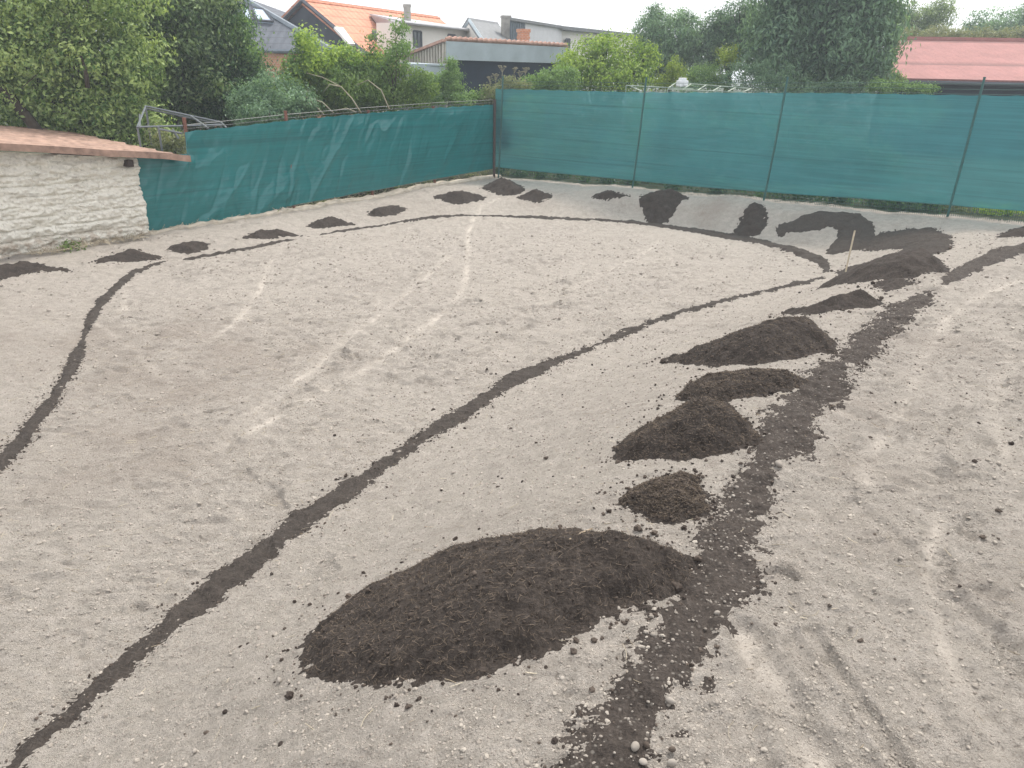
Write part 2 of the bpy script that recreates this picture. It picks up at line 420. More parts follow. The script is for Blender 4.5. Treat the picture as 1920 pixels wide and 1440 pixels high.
def carve(pts_px, w, depth, soft=1.0, rim=.3):
    P = [ground_at(x, y)[:2] for x, y in pts_px]
    ax = np.array(P); x0, y0 = ax.min(0)-.6; x1, y1 = ax.max(0)+.6
    i0, i1 = np.searchsorted(GY, [y0, y1]); j0, j1 = np.searchsorted(GX, [x0, x1])
    sx, sy = X[i0:i1, j0:j1], Y[i0:i1, j0:j1]
    d = segdist(sx, sy, P, False) + .25*w*fbm(sx*5, sy*5, 31, 2)
    k = np.exp(-(d/w)**4) if depth > .02 else np.exp(-(d/w)**2)
    Z[i0:i1, j0:j1] -= depth*k*(.75+.6*vn(sx*3, sy*3, 4)) - rim*depth*np.exp(-((d-1.5*w)/(.5*w))**2)
    TR[i0:i1, j0:j1] = np.maximum(TR[i0:i1, j0:j1], np.clip(.8*k*soft*(.75+1.3*fbm(sx*4, sy*4, 66, 4, .6)), 0, 1))
carve([(935, 372), (905, 385), (890, 410), (878, 440), (880, 480), (872, 540), (840, 580), (760, 640), (690, 690), (560, 760), (430, 830)], .065, .012)
carve([(860, 470), (800, 520), (740, 570), (650, 640), (590, 690), (480, 770)], .06, .010, .8)
carve([(545, 455), (510, 490), (490, 540), (450, 600), (410, 630)], .06, .010, .8)
carve([(1240, 450), (1200, 480), (1130, 510), (1060, 550), (960, 600)], .06, .010, .7)
carve([(240, 530), (236, 580)], .05, .010)
carve([(720, 560), (640, 640), (560, 730), (450, 800), (330, 930), (150, 1100)], .08, .010, .5)
carve([(1920, 520), (1850, 550), (1780, 590), (1740, 650), (1690, 760), (1640, 850), (1630, 900)], .07, .016, .8)
carve([(1400, 1190), (1450, 1290), (1510, 1380), (1570, 1500)], .075, .050, .9, .35)
carve([(1400, 1330), (1430, 1400), (1460, 1480)], .05, .020, .6)
carve([(1760, 960), (1740, 1080), (1770, 1200), (1830, 1330), (1900, 1460)], .05, .018, .9)
carve([(1900, 640), (1860, 760), (1900, 880)], .07, .015, .6)
carve([(1590, 1020), (1640, 1130), (1700, 1250), (1800, 1400)], .03, .014, .3)
carve([(1500, 930), (1560, 985), (1640, 1030)], .03, .012, .3)
carve([(1520, 1180), (1570, 1260), (1640, 1350), (1700, 1450)], .035, .03, .2, .6)
carve([(1600, 940), (1680, 1010), (1780, 1120), (1880, 1200)], .05, .022, .1, .5)
carve([(1660, 700), (1720, 800), (1750, 900)], .06, .02, .2, .5)
carve([(1820, 720), (1790, 830), (1800, 930)], .05, .02, .2, .5)
carve([(1590, 770), (1640, 790)], .09, .035, .3)
carve([(1720, 625), (1760, 640)], .14, .035, .2)
carve([(1440, 1072), (1465, 1070), (1490, 1082)], .022, .03, .0)
carve([(1800, 1090), (1850, 1110)], .07, .035, .2)
carve([(330, 730), (240, 640), (150, 590), (30, 620)], .05, .008, .3)
# foot dents and scuffs
NP_ = 8500
DENT_SHADE = np.zeros_like(Z)
rx = rng.uniform(-7, 9, NP_); ry = 1.6+17*rng.random(NP_)**1.15; ang = rng.normal(.0, .55, NP_); aa = rng.uniform(.05, .17, NP_); bb = aa*rng.uniform(.25, .55, NP_)
dep = rng.uniform(.006, .022, NP_)
infl = inside(rx, ry, FLOOR); inr = inside(rx, ry, RIMP)
for q in range(NP_):
    if inr[q] and not infl[q]:
        if q % 3: continue                # the raked bank is smoother
        dep[q] *= .6
    if ry[q] < 7: dep[q] *= .65
    if ry[q] < 3.6: aa[q] *= .6; bb[q] *= .6; dep[q] *= .7
    a_ = aa[q]; i0, i1 = np.searchsorted(GY, [ry[q]-2*a_, ry[q]+2*a_]); j0, j1 = np.searchsorted(GX, [rx[q]-2*a_, rx[q]+2*a_])
    dx = X[i0:i1, j0:j1]-rx[q]; dy = Y[i0:i1, j0:j1]-ry[q]; c_, s_ = math.cos(ang[q]), math.sin(ang[q])
    r2 = ((dx*c_+dy*s_)/a_)**2+((-dx*s_+dy*c_)/bb[q])**2
    if q % 3 == 0: DENT_SHADE[i0:i1, j0:j1] = np.maximum(DENT_SHADE[i0:i1, j0:j1], np.exp(-r2*1.6))
    Z[i0:i1, j0:j1] += dep[q]*(-np.exp(-r2*1.5)+.55*np.exp(-(np.sqrt(r2)-1.5)**2*5))
Z += np.where(near, (.014*fbm(X*9, Y*14, 21, 4, .62)+.007*fbm(X*38, Y*38, 22, 2)-.016*np.exp(-np.abs(fbm(X*3.2, Y*6.5, 23, 3))*16)*np.clip(.3+vn(X*1.3, Y*1.3, 24), 0, 1))*(1-.75*TR), 0)
# footprints with treads
rf_ = np.random.default_rng(77); FP = []
for (sx_, sy_, a0, n_) in ((1.9, 2.4, 1.1, 9), (3.4, 3.6, 1.3, 10), (2.6, 2.0, .6, 8), (4.6, 6.2, 2.0, 9), (-3.2, 6.0, .9, 12), (-2.0, 9.5, .2, 12), (.5, 12.5, 2.8, 11), (2.2, 11.0, 3.3, 12), (-4.5, 9.0, .4, 10), (-1.2, 3.9, 2.3, 7), (1.2, 15.6, .1, 8), (-3.5, 12.5, 3.0, 12)):
    x_, y_, a_ = sx_, sy_, a0
    for k in range(n_):
        a_ += rf_.normal(0, .18); sd__ = (.09 if k % 2 else -.09); FP.append((x_-math.sin(a_)*sd__, y_+math.cos(a_)*sd__, a_+rf_.normal(0, .1))); x_ += math.cos(a_)*rf_.uniform(.45, .65); y_ += math.sin(a_)*rf_.uniform(.45, .65)
for (x_, y_, a_) in FP:
    i0, i1 = np.searchsorted(GY, [y_-.28, y_+.28]); j0, j1 = np.searchsorted(GX, [x_-.28, x_+.28])
    dx = X[i0:i1, j0:j1]-x_; dy = Y[i0:i1, j0:j1]-y_; c_, s_ = math.cos(a_), math.sin(a_); lx = dx*c_+dy*s_; ly = -dx*s_+dy*c_
    wd_ = .046-.010*np.cos((lx+.02)*22); r = np.maximum(np.abs(lx)/.145, np.abs(ly)/wd_)+.15*fbm(dx*14, dy*14, 33, 2)
    r2_ = np.sqrt((lx/.145)**4+(ly/wd_)**4)+.2*fbm(dx*16, dy*16, 34, 2); k_ = 1/(1+np.exp((r2_-1)*9))
    Z[i0:i1, j0:j1] += -.017*k_*(1+.25*np.sin(lx*190))+.008*np.exp(-((r2_-1.7)/.5)**2)
up = (~inside(X.ravel(), Y.ravel(), RIMP)).reshape(X.shape)
Z += np.where(near & up, (.024*fbm(X*3.2, Y*3.2, 77, 4, .6)-.022*np.exp(-np.abs(fbm(X*1.6+Y*1.1, Y*.9-X*.5, 78, 3))*14)*np.clip(.3+1.2*vn(X*1.1, Y*1.1, 79), 0, 1))*(1-.6*TR), 0)
_bk = near & (~up) & (~inside(X.ravel(), Y.ravel(), FLOOR).reshape(X.shape)) & (Y > 9)
Z += np.where(_bk, .03*fbm(X*3, Y*4, 111, 4, .65), 0)
# darker, browner patches of soil
def blob(px, py, r):
    p = ground_at(px, py); return np.exp(-((X-p[0])**2+(Y-p[1])**2)/r**2)
DP = np.zeros_like(Z)
for px, py, r, k in [(330, 640, 1.0, .9), (230, 760, .8, .8), (400, 700, .8, .7), (60, 640, 1.1, .8), (560, 660, .7, .4), (120, 900, .6, .5), (300, 860, .6, .6),
                     (1470, 1075, .12, .8), (1560, 1250, .14, .5), (1640, 770, .3, .6), (1620, 1000, .25, .4), (1830, 1110, .2, .5), (1310, 420, .4, .6), (1000, 380, .5, .5), (1340, 405, .35, .7), (1480, 455, .3, .5), (1230, 400, .4, .4), (1690, 405, .4, .4),
                     (1760, 640, .4, .6), (1700, 900, .3, .3), (1850, 1350, .2, .4), (780, 395, .8, .4), (1150, 385, .6, .35), (1600, 870, .2, .5), (600, 800, .5, .35), (1330, 410, .35, .5)]:
    DP += k*blob(px, py, r)
DP = np.clip(DP*(.75+.9*fbm(X*2.2, Y*2.2, 55, 4)), 0, 1)*(1-.7*TR)
DP = np.clip(DP+.26*DENT_SHADE*np.clip(.4+2.4*fbm(X*16, Y*22, 57, 4, .65), 0, 1)+near*.4*np.exp(-np.abs(fbm(X*5, Y*12, 158, 3, .6))*18)*np.clip(.3+1.5*vn(X*1.4, Y*1.4, 159), 0, 1)+near*.7*np.exp(-np.abs(fbm(X*2.6, Y*7.5, 58, 4, .6))*22)*np.clip(.35+1.3*vn(X*.9, Y*.9, 59), 0, 1), 0, 1)*(1-.6*TR)  # on top of the patches: shade of dents and creases painted darker
LAWN = np.zeros_like(Z)
_c = ground_at(930, 332); _l = ground_at(268, 440); _r = ground_at(1775, 405)
_e = sdist(X.ravel(), Y.ravel(), [_l[:2]+(_l[:2]-_c[:2])*9, _c[:2], _r[:2]+(_r[:2]-_c[:2])*9, np.array([200., -400.]), np.array([-200., -400.])]).reshape(X.shape)
LAWN = np.clip(-_e*6-.3, 0, 1)
nx, ny = len(GX), len(GY)
ii = np.arange(nx*ny).reshape(ny, nx)
FQ = np.stack([ii[:-1, :-1], ii[:-1, 1:], ii[1:, 1:], ii[1:, :-1]], -1).reshape(-1, 4)
ground = mk('ground', np.stack([X, Y, Z], -1).reshape(-1, 3), FQ, M['ground'], None, True, {'track': TR.ravel(), 'damp_shade': DP.ravel(), 'lawn': LAWN.ravel()})
tag(ground, kind='structure')
def gz(x, y):
    """height of the finished ground, bilinear"""
    x = np.asarray(x, float); y = np.asarray(y, float)
    j = np.clip(np.searchsorted(GX, x)-1, 0, nx-2); i = np.clip(np.searchsorted(GY, y)-1, 0, ny-2)
    u = (x-GX[j])/(GX[j+1]-GX[j]); v = (y-GY[i])/(GY[i+1]-GY[i])
    return (Z[i, j]*(1-u)+Z[i, j+1]*u)*(1-v)+(Z[i+1, j]*(1-u)+Z[i+1, j+1]*u)*v

# ------------------------------------------------------------------ small scattered pieces
def ico():
    p = (1+5**.5)/2
    V = np.array([(-1, p, 0), (1, p, 0), (-1, -p, 0), (1, -p, 0), (0, -1, p), (0, 1, p), (0, -1, -p), (0, 1, -p), (p, 0, -1), (p, 0, 1), (-p, 0, -1), (-p, 0, 1)], float)
    V /= np.linalg.norm(V[0])
    Fc = [(0, 11, 5), (0, 5, 1), (0, 1, 7), (0, 7, 10), (0, 10, 11), (1, 5, 9), (5, 11, 4), (11, 10, 2), (10, 7, 6), (7, 1, 8), (3, 9, 4), (3, 4, 2), (3, 2, 6), (3, 6, 8), (3, 8, 9), (4, 9, 5), (2, 4, 11), (6, 2, 10), (8, 6, 7), (9, 8, 1)]
    def sub(V, Fc):
        V = [tuple(v) for v in V]; c = {}; out = []
        def m(a, b):
            k = (min(a, b), max(a, b))
            if k not in c:
                q = (np.array(V[a])+np.array(V[b])); q /= np.linalg.norm(q); V.append(tuple(q)); c[k] = len(V)-1
            return c[k]
        for a, b, d in Fc:
            ab, bd, da = m(a, b), m(b, d), m(d, a); out += [(a, ab, da), (b, bd, ab), (d, da, bd), (ab, bd, da)]
        return np.array(V), out
    return (V, np.array(Fc)), tuple(map(lambda z: np.array(z), sub(V, Fc)))
ICO1, ICO2 = ico()
def stones(name, pts, sizes, mat, parent=None, flat=.65, sink=.25, lump=.18, tints=None, smooth=True, hi=True, zf=None, seed=0):
    """irregular rounded pieces, each with its own shape and turn, in one mesh"""
    r = np.random.default_rng(seed); B, Fb = ICO2 if hi else ICO1
    n = len(pts); k = len(B)
    sc = np.stack([np.ones(n)*1., r.uniform(.6, .95, n), r.uniform(flat*.75, flat*1.15, n)], -1)
    V = B[None]*(1+r.normal(0, lump, (n, k, 1)))*sc[:, None]*sizes[:, None, None]
    th = r.uniform(0, 6.28, n); c, s = np.cos(th)[:, None], np.sin(th)[:, None]
    x = V[..., 0]*c-V[..., 1]*s; y = V[..., 0]*s+V[..., 1]*c
    V = np.stack([x, y, V[..., 2]], -1)+pts[:, None, :]; V[..., 2] += (sizes*sc[:, 2]*(1-2*sink))[:, None]
    Fc = (Fb[None]+(np.arange(n)*k)[:, None, None]).reshape(-1, 3)
    t = tints if tints is not None else r.random(n)
    return mk(name, V.reshape(-1, 3), Fc, mat, parent, smooth, {'tint': np.repeat(t, k)})
def slivers(name, pts, L, w, mat, parent=None, seed=0, lift=.004, tilt=.25):
    r = np.random.default_rng(seed); n = len(pts); th = r.uniform(0, 6.28, n); ph = r.normal(0, tilt, n)
    d = np.stack([np.cos(th)*np.cos(ph), np.sin(th)*np.cos(ph), np.sin(ph)], -1); s = np.stack([-np.sin(th), np.cos(th), np.zeros(n)], -1)
    u = np.cross(d, s); p = pts+np.array([0, 0, lift]); bend = (r.normal(0, .09, n)*L)[:, None]*s
    h = (L/2)[:, None]; ww = (w/2)[:, None]
    rings = []
    for q, k in ((-1, 0), (-.33, 1), (.33, 1), (1, 0)):
        c = p+d*h*q+bend*k
        rings += [c+s*ww, c-s*ww*.6+u*ww, c-s*ww*.6-u*ww]
    V = np.stack(rings, 1); k = 12
    fb = []
    for a in range(3):
        for b in range(3): fb.append((a*3+b, a*3+(b+1) % 3, (a+1)*3+(b+1) % 3, (a+1)*3+b))
    Fc = (np.array(fb)[None]+(np.arange(n)*k)[:, None, None]).reshape(-1, 4)
    return mk(name, V.reshape(-1, 3), Fc, mat, parent, True, {'tint': np.repeat(r.random(n), k)})

# ------------------------------------------------------------------ soil heaps and strips
SOIL = []      # (polygon, height function) for scattering later
def smooth_poly(P, it=2):
    for _ in range(it):
        Q = []
        for i in range(len(P)):
            a, b = np.array(P[i]), np.array(P[(i+1) % len(P)]); Q += [a*.75+b*.25, a*.25+b*.75]
        P = Q
    return P
def soil_patch(name, outline, H, label, cat, mat='soil', group=None, slope=.75, step=None, rag=.03, lift=0.0, ramp=None, rough=1.0, is_world=False):
    ym = np.mean([p[1] for p in outline]); P = []
    if is_world: P = [np.array(p[:2]) for p in outline]
    else:
        for x, y in outline: P.append(ground_at(x, y, .55*lift*H if y < ym else 0.0)[:2])
    P = smooth_poly(P, 1); A = np.array(P); mn, mx = A.min(0)-.08, A.max(0)+.08
    dist = max(1.5, np.linalg.norm(A.mean(0)))
    st = step or max(.0085, .0022*dist)
    gx = np.arange(mn[0], mx[0], st); gy = np.arange(mn[1], mx[1], st); x, y = np.meshgrid(gx, gy)
    sd = sdist(x, y, P)+(.0020*dist if 'strip' not in name else 0.0)
    fq = 1/max(.05, .02*dist)
    sdn = sd + rag*(1.2+.10*dist)*fbm(x*fq*.35, y*fq*.35, 3, 5, .68)
    Hl = np.full(x.shape, H)
    if ramp:
        a, b = ground_at(*ramp[0])[:2], ground_at(*ramp[1])[:2]; d = b-a; t = ((x-a[0])*d[0]+(y-a[1])*d[1])/np.dot(d, d)
        Hl = H*(.3+.7*sstep(t))
    wf = .12 if H >= .05 else .001
    fe = .4+.6*np.clip(sdn/(wf*max(1, dist/5)), 0, 1)
    h = np.where(sdn > 0, Hl*np.tanh(slope*sdn*fe/Hl), .3*slope*sdn)
    h = h + (.0045 if H < .05 else .009)*fbm(x*24, y*24, 61, 3, .7)*max(1, dist/6)
    am = np.clip(sdn/.05, 0, 1)*rough
    h = h + am*(min(.03, .18*H+.004)*fbm(x*7, y*7, 41, 3)+.007*fbm(x*34, y*34, 42, 3, .7)*min(1, .4+H*4))
    ridge = np.abs(fbm(x*17, y*17, 44, 2)); h = h - am*.006*ridge*min(1, .3+H*4)
    z = gz(x, y)+np.maximum(h, -.03)
    keep = sdn > -.075
    id_ = np.full(x.shape, -1); 
    cell = keep[:-1, :-1] & keep[1:, :-1] & keep[:-1, 1:] & keep[1:, 1:]
    use = np.zeros(x.shape, bool); use[:-1, :-1] |= cell; use[1:, :-1] |= cell; use[:-1, 1:] |= cell; use[1:, 1:] |= cell
    id_[use] = np.arange(use.sum())
    Fc = np.stack([id_[:-1, :-1][cell], id_[:-1, 1:][cell], id_[1:, 1:][cell], id_[1:, :-1][cell]], -1)
    V = np.stack([x[use], y[use], z[use]], -1)
    o = mk(name, V, Fc, M[mat], None, True); tag(o, label, cat, group)
    SOIL.append((o, V, sdn[use], dist, A, H))
    return o
def band(pts, ragw=.12):
    """pixel centre line with pixel widths -> outline"""
    P = np.array([p[:2] for p in pts], float); w = np.array([p[2] for p in pts])*.47
    T = np.gradient(P, axis=0); T /= np.linalg.norm(T, axis=1)[:, None]; N = np.stack([-T[:, 1], T[:, 0]], -1)
    return [tuple(q) for q in P+N*w[:, None]]+[tuple(q) for q in (P-N*w[:, None])[::-1]]

HG = 'heaps of dark soil tipped round the dug-out floor'
soil_patch('soil_heap', [(562, 1268), (572, 1195), (640, 1110), (760, 1048), (900, 998), (1060, 975), (1180, 985), (1290, 1012), (1316, 1042), (1292, 1072), (1230, 1108), (1150, 1150), (1080, 1190), (1000, 1238), (900, 1272), (740, 1290), (640, 1282)],
           .29, 'largest dark soil heap, long and broad, in the near foreground with a stick on it', 'soil heap', group=HG, lift=.5, ramp=((640, 1200), (1200, 1050)), slope=.7)
soil_patch('soil_heap', [(1158, 940), (1225, 895), (1300, 875), (1328, 955), (1318, 972), (1240, 985), (1190, 955)], .075, 'low flat soil heap just behind the largest heap, beside the wide strip', 'soil heap', group=HG, lift=.5)
soil_patch('soil_heap', [(1150, 860), (1160, 800), (1240, 752), (1330, 733), (1390, 733), (1435, 780), (1430, 828), (1370, 855), (1250, 866)], .38, 'rounded tall soil heap with a steep crest touching the wide strip', 'soil heap', group=HG, lift=.75, ramp=((1170, 830), (1350, 800)), slope=.85)
soil_patch('soil_heap', [(1240, 752), (1330, 705), (1400, 697), (1510, 706), (1500, 722), (1420, 745), (1340, 760)], .10, 'thin flattened soil heap tucked behind the rounded tall heap', 'soil heap', group=HG, lift=.5)
soil_patch('soil_heap', [(1228, 672), (1300, 641), (1420, 612), (1500, 593), (1545, 587), (1573, 630), (1562, 655), (1480, 680), (1370, 690), (1290, 686)], .37, 'long wedge-shaped soil heap with a high right end, on the near bank', 'soil heap', group=HG, lift=.75, ramp=((1260, 670), (1500, 630)), slope=.85)
soil_patch('soil_heap', [(1455, 587), (1540, 557), (1620, 533), (1650, 546), (1656, 573), (1560, 584), (1500, 592)], .34, 'smaller dark soil heap with a thin tail behind the long wedge-shaped heap', 'soil heap', group=HG, lift=.7, ramp=((1470, 585), (1620, 560)))
soil_patch('soil_tail', [(1640, 530), (1690, 526), (1722, 530), (1690, 542), (1655, 547)], .06, 'narrow tongue of soil running right from the smaller heap', 'soil patch', slope=.4)
soil_patch('soil_heap', [(1523, 543), (1590, 521), (1700, 478), (1755, 471), (1785, 495), (1770, 510), (1690, 526), (1600, 530)], .24, 'farthest large soil heap on the right bank, just right of the wooden stake', 'soil heap', group=HG, lift=.75, ramp=((1560, 530), (1720, 500)), slope=.8)
soil_patch('soil_patch', [(1457, 430), (1489, 406), (1570, 397), (1620, 406), (1638, 436), (1632, 452), (1601, 467), (1548, 477), (1557, 464), (1582, 436), (1564, 419), (1526, 430), (1476, 436), (1464, 444)], .04,
           'hook-shaped dark soil patch spread on the far bank under the green screen', 'soil patch', mat='soil_strip', slope=.5)
soil_patch('soil_patch', [(1601, 467), (1634, 447), (1695, 425), (1770, 430), (1789, 460), (1757, 476), (1700, 490), (1620, 508), (1570, 515), (1575, 507), (1640, 488), (1692, 472), (1698, 464)], .05,
           'broad dark soil patch with a long tail, right of the hook-shaped patch', 'soil patch', mat='soil_strip', slope=.5)
soil_patch('soil_heap', [(1378, 442), (1386, 428), (1398, 418), (1393, 402), (1410, 379), (1430, 387), (1433, 420), (1425, 438), (1400, 443)], .10, 'small upright dark soil heap alone on the far bank, left of the hook-shaped patch', 'soil heap', group=HG, lift=.3)
soil_patch('soil_heap', [(1200, 390), (1237, 362), (1262, 356), (1294, 380), (1275, 397), (1240, 422), (1212, 406)], .22, 'diamond-shaped soil heap spilling down the far bank below the screen', 'soil heap', group=HG, lift=.4)
soil_patch('soil_heap', [(1109, 368), (1128, 358), (1143, 355), (1162, 362), (1183, 367), (1125, 373)], .30, 'small pointed cone of soil below the right green screen', 'soil heap', group=HG, lift=.35)
soil_patch('soil_heap', [(900, 348), (925, 339), (956, 338), (983, 350), (972, 364), (940, 362), (915, 356)], .22, 'soil heap lying closest to the fence corner', 'soil heap', group=HG, lift=.5)
soil_patch('soil_heap', [(968, 366), (1000, 354), (1020, 355), (1040, 366), (1020, 375), (1005, 379), (980, 373)], .2, 'soil heap joined to the right side of the corner heap', 'soil heap', group=HG, lift=.5)
soil_patch('soil_heap', [(809, 369), (835, 358), (862, 356), (897, 361), (914, 371), (869, 381), (837, 379)], .25, 'wide oval soil heap left of the corner heaps', 'soil heap', group=HG, lift=.5)
soil_patch('soil_heap', [(687, 399), (712, 387), (741, 382), (764, 388), (737, 403), (706, 406)], .2, 'small oval soil heap by the left fence, next to the wide oval one', 'soil heap', group=HG, lift=.5)
soil_patch('soil_heap', [(575, 422), (600, 409), (625, 405), (650, 413), (664, 415), (625, 424), (587, 428)], .2, 'peaked soil heap in the middle of the row along the left fence', 'soil heap', group=HG, lift=.5)
soil_patch('soil_heap', [(453, 447), (481, 429), (519, 426), (550, 433), (587, 437), (534, 442), (475, 450)], .2, 'soil heap with a thin tail to the right, along the left fence', 'soil heap', group=HG, lift=.5)
soil_patch('soil_heap', [(306, 467), (332, 453), (362, 447), (400, 456), (362, 477), (335, 474)], .14, 'soil heap just right of the white wall corner', 'soil heap', group=HG, lift=.5)
soil_patch('soil_heap', [(168, 494), (200, 477), (250, 466), (280, 473), (315, 477), (270, 490), (212, 491)], .17, 'soil heap in front of the right end of the white stone wall', 'soil heap', group=HG, lift=.5)
soil_patch('soil_heap', [(-70, 500), (0, 502), (35, 491), (70, 489), (108, 496), (155, 503), (100, 506), (0, 520), (-70, 535)], .14, 'soil heap cut by the left edge of the picture, before the white wall', 'soil heap', group=HG, lift=.5)
soil_patch('soil_heap', [(1857, 447), (1892, 434), (1920, 426), (1985, 416), (2010, 440), (1920, 444)], .12, 'soil heap at the right edge of the picture before the screen', 'soil heap', group=HG, lift=.4)

soil_patch('soil_strip', band([(-80, 1530, 26), (20, 1440, 22), (75, 1385, 16), (125, 1345, 11), (165, 1305, 18), (210, 1262, 36), (270, 1212, 42), (320, 1168, 34), (380, 1122, 42), (450, 1066, 36), (520, 1012, 42), (600, 950, 34), (660, 912, 37), (700, 888, 26), (800, 815, 22), (880, 768, 31), (960, 711, 24), (985, 702, 26), (1040, 680, 14), (1100, 655, 10), (1170, 625, 13), (1250, 595, 9), (1350, 565, 7), (1460, 540, 6), (1545, 520, 7)]),
           
           .026, 'long diagonal soil strip crossing the whole foreground at the foot of the near bank', 'soil strip', mat='soil_strip', slope=.2, rag=.03, step=.014)
soil_patch('soil_strip', band([(1552, 512, 24), (1545, 492, 24), (1510, 477, 17), (1440, 456, 10), (1360, 441, 13), (1280, 429, 7), (1200, 418, 6), (1120, 413, 5), (1000, 408, 4.5), (930, 405, 3), (850, 404, 3), (780, 412, 3), (700, 425, 3), (600, 440, 2.5)]),
           .03, 'thin curved soil strip marking the far edge of the sandy floor', 'soil strip', mat='soil_strip', slope=.5, rag=.02, step=.03)
soil_patch('soil_strip', band([(555, 449, 3), (470, 465, 6), (430, 473, 4), (400, 477, 7), (365, 484, 4), (345, 486, 2)]), .03, 'short wavy soil strip below the left fence heaps', 'soil strip', mat='soil_strip', slope=.5, rag=.015, step=.025)
soil_patch('soil_strip', band([(315, 488, 5), (280, 500, 6), (240, 518, 13), (200, 555, 16), (168, 598, 22), (160, 625, 17), (147, 660, 22), (125, 710, 15), (70, 790, 20), (30, 838, 26), (0, 870, 26), (-90, 965, 34)]), .022, 'curved soil strip leading down the left side of the sandy floor', 'soil strip', mat='soil_strip', slope=.4, rag=.02, step=.02)
soil_patch('soil_strip', band([(1090, 1560, 200), (1140, 1420, 180), (1200, 1320, 150), (1268, 1205, 135), (1345, 1085, 112), (1395, 940, 100), (1440, 860, 85), (1500, 770, 90), (1560, 705, 65), (1640, 630, 55), (1700, 578, 42), (1755, 552, 16)]),
           .04, 'widest soil strip, stony and rough, along the top of the near bank', 'soil strip', mat='soil_thin', slope=.11, rag=.07, step=.011)
soil_patch('soil_strip', band([(1760, 535, 10), (1800, 512, 28), (1850, 487, 22), (1920, 466, 18), (2000, 448, 18)]), .03, 'soil strip running to the right edge of the picture before the screen', 'soil strip', mat='soil_thin', slope=.4, rag=.03, step=.03)

# root fibres in the near heaps, crumbs round every heap
r0 = np.random.default_rng(5)
for o, V, sdn, dist, A, H in SOIL:
    if dist < 7.5 and H > .05:
        ok = np.where(sdn > .02)[0]; n = min(len(ok), int(4200*min(1, (3.2/dist)**1.2)))
        p = V[r0.choice(ok, n)]; f = slivers('root_fibres', p.copy(), r0.uniform(.012, .04, n), r0.uniform(.0008, .0018, n)*(.7+dist/4), M['fibre'], o, seed=int(dist*100), lift=.003)
        f['kind'] = 'stuff'
        n = n//7*4; p = V[r0.choice(ok, n//4)]; f = stones('soil_lumps', p, np.clip(r0.lognormal(-5.2, .4, n//4), .003, .014), M['clod'], o, flat=.8, hi=False, seed=int(dist*50)); f['kind'] = 'stuff'
cl = []; cs = []
for o, V, sdn, dist, A, H in SOIL:
    if dist > 14 or H < .05: continue
    edge = V[(sdn > -.01) & (sdn < .03)]; n = int(170*min(1.6, 4/dist))
    e = edge[r0.choice(len(edge), n)]; c = A.mean(0); dirv = e[:, :2]-c; dirv /= np.linalg.norm(dirv, axis=1)[:, None]
    wgt = np.where(dirv[:, 0] < .2, 1., .25)      # crumbs roll down the bank, to the left
    off = r0.exponential(.11, n)*wgt
    q = e[:, :2]+dirv*off[:, None]+r0.normal(0, .02, (n, 2)); cl.append(q); cs.append(np.clip(r0.lognormal(-5.15, .5, n)*(.8+.06*dist), .003, .028))
for o, V, sdn, dist, A, H in SOIL:
    if 'strip' in o.name and len(V) > 3000:
        dv = np.linalg.norm(V[:, :2], axis=1); edge = V[(sdn > -.03) & (sdn < .03) & (dv < 9)]
        if len(edge):
            n = 900; e = edge[r0.choice(len(edge), n)]; cl.append(e[:, :2]+r0.normal(0, .035, (n, 2))); cs.append(np.clip(r0.lognormal(-5.4, .45, n), .002, .012))
n = 260; q = np.stack([r0.uniform(-1.6, 3.5, n), r0.uniform(2.2, 9, n)], -1); cl.append(q); cs.append(np.clip(r0.lognormal(-4.8, .4, n), .004, .02))
cl = np.concatenate(cl); cs = np.concatenate(cs)
o = stones('soil_crumbs', np.stack([cl[:, 0], cl[:, 1], gz(cl[:, 0], cl[:, 1])], -1), cs, M['clod'], None, flat=.75, sink=.2, lump=.22, smooth=False, seed=3)
tag(o, 'loose dark soil crumbs scattered over the bank round the heaps', 'soil crumbs', kind='stuff')

# gravel: thick near the camera, thinning away
def near_pts(n, dmin, dmax, pw, x0=-1.0, x1=1.0):
    d = dmin*(dmax/dmin)**(r0.random(n)**pw); a = r0.uniform(x0, x1, n)*.72
    return np.stack([np.sin(a)*d, np.cos(a)*d], -1)
P1 = near_pts(15000, 1.4, 9.0, 1.2); 
up_ = ~inside(P1[:, 0], P1[:, 1], RIMP); kp = up_ | (r0.random(len(P1)) < .6); P1 = P1[kp]
sz = np.clip(r0.lognormal(-5.6, .42, len(P1)), .002, .012)*(.8+.09*np.linalg.norm(P1, axis=1))
tn = np.clip(r0.normal(.30, .22, len(P1)), 0, 1)**1.3
o = stones('gravel', np.stack([P1[:, 0], P1[:, 1], gz(P1[:, 0], P1[:, 1])-.001], -1), sz, M['pebble'], None, flat=.6, sink=.35, lump=.07, tints=tn, hi=True, seed=8)
tag(o, 'small rounded gravel scattered over the sandy ground', 'gravel', kind='stuff')
P2 = near_pts(70000, 1.4, 15.0, 1.1); d2 = np.linalg.norm(P2, axis=1)
w2 = (~inside(P2[:, 0], P2[:, 1], RIMP)) | inside(P2[:, 0], P2[:, 1], FLOOR); cl2 = fbm(P2[:, 0]*2.5, P2[:, 1]*2.5, 88, 3) > -.12
kp = (r0.random(len(P2)) < np.where(w2, 1, .6)*np.where(cl2, 1, .3)) & (np.abs(P2[:, 0]) < 8.5) & (sdist(P2[:, 0], P2[:, 1], [_l[:2], _c[:2], _r[:2], np.array([12., -3.]), np.array([-12., -3.])]) > .3); P2 = P2[kp]; d2 = d2[kp]
sz = np.clip(r0.lognormal(-5.75, .5, len(P2)), .0015, .012)*(.7+.17*d2)
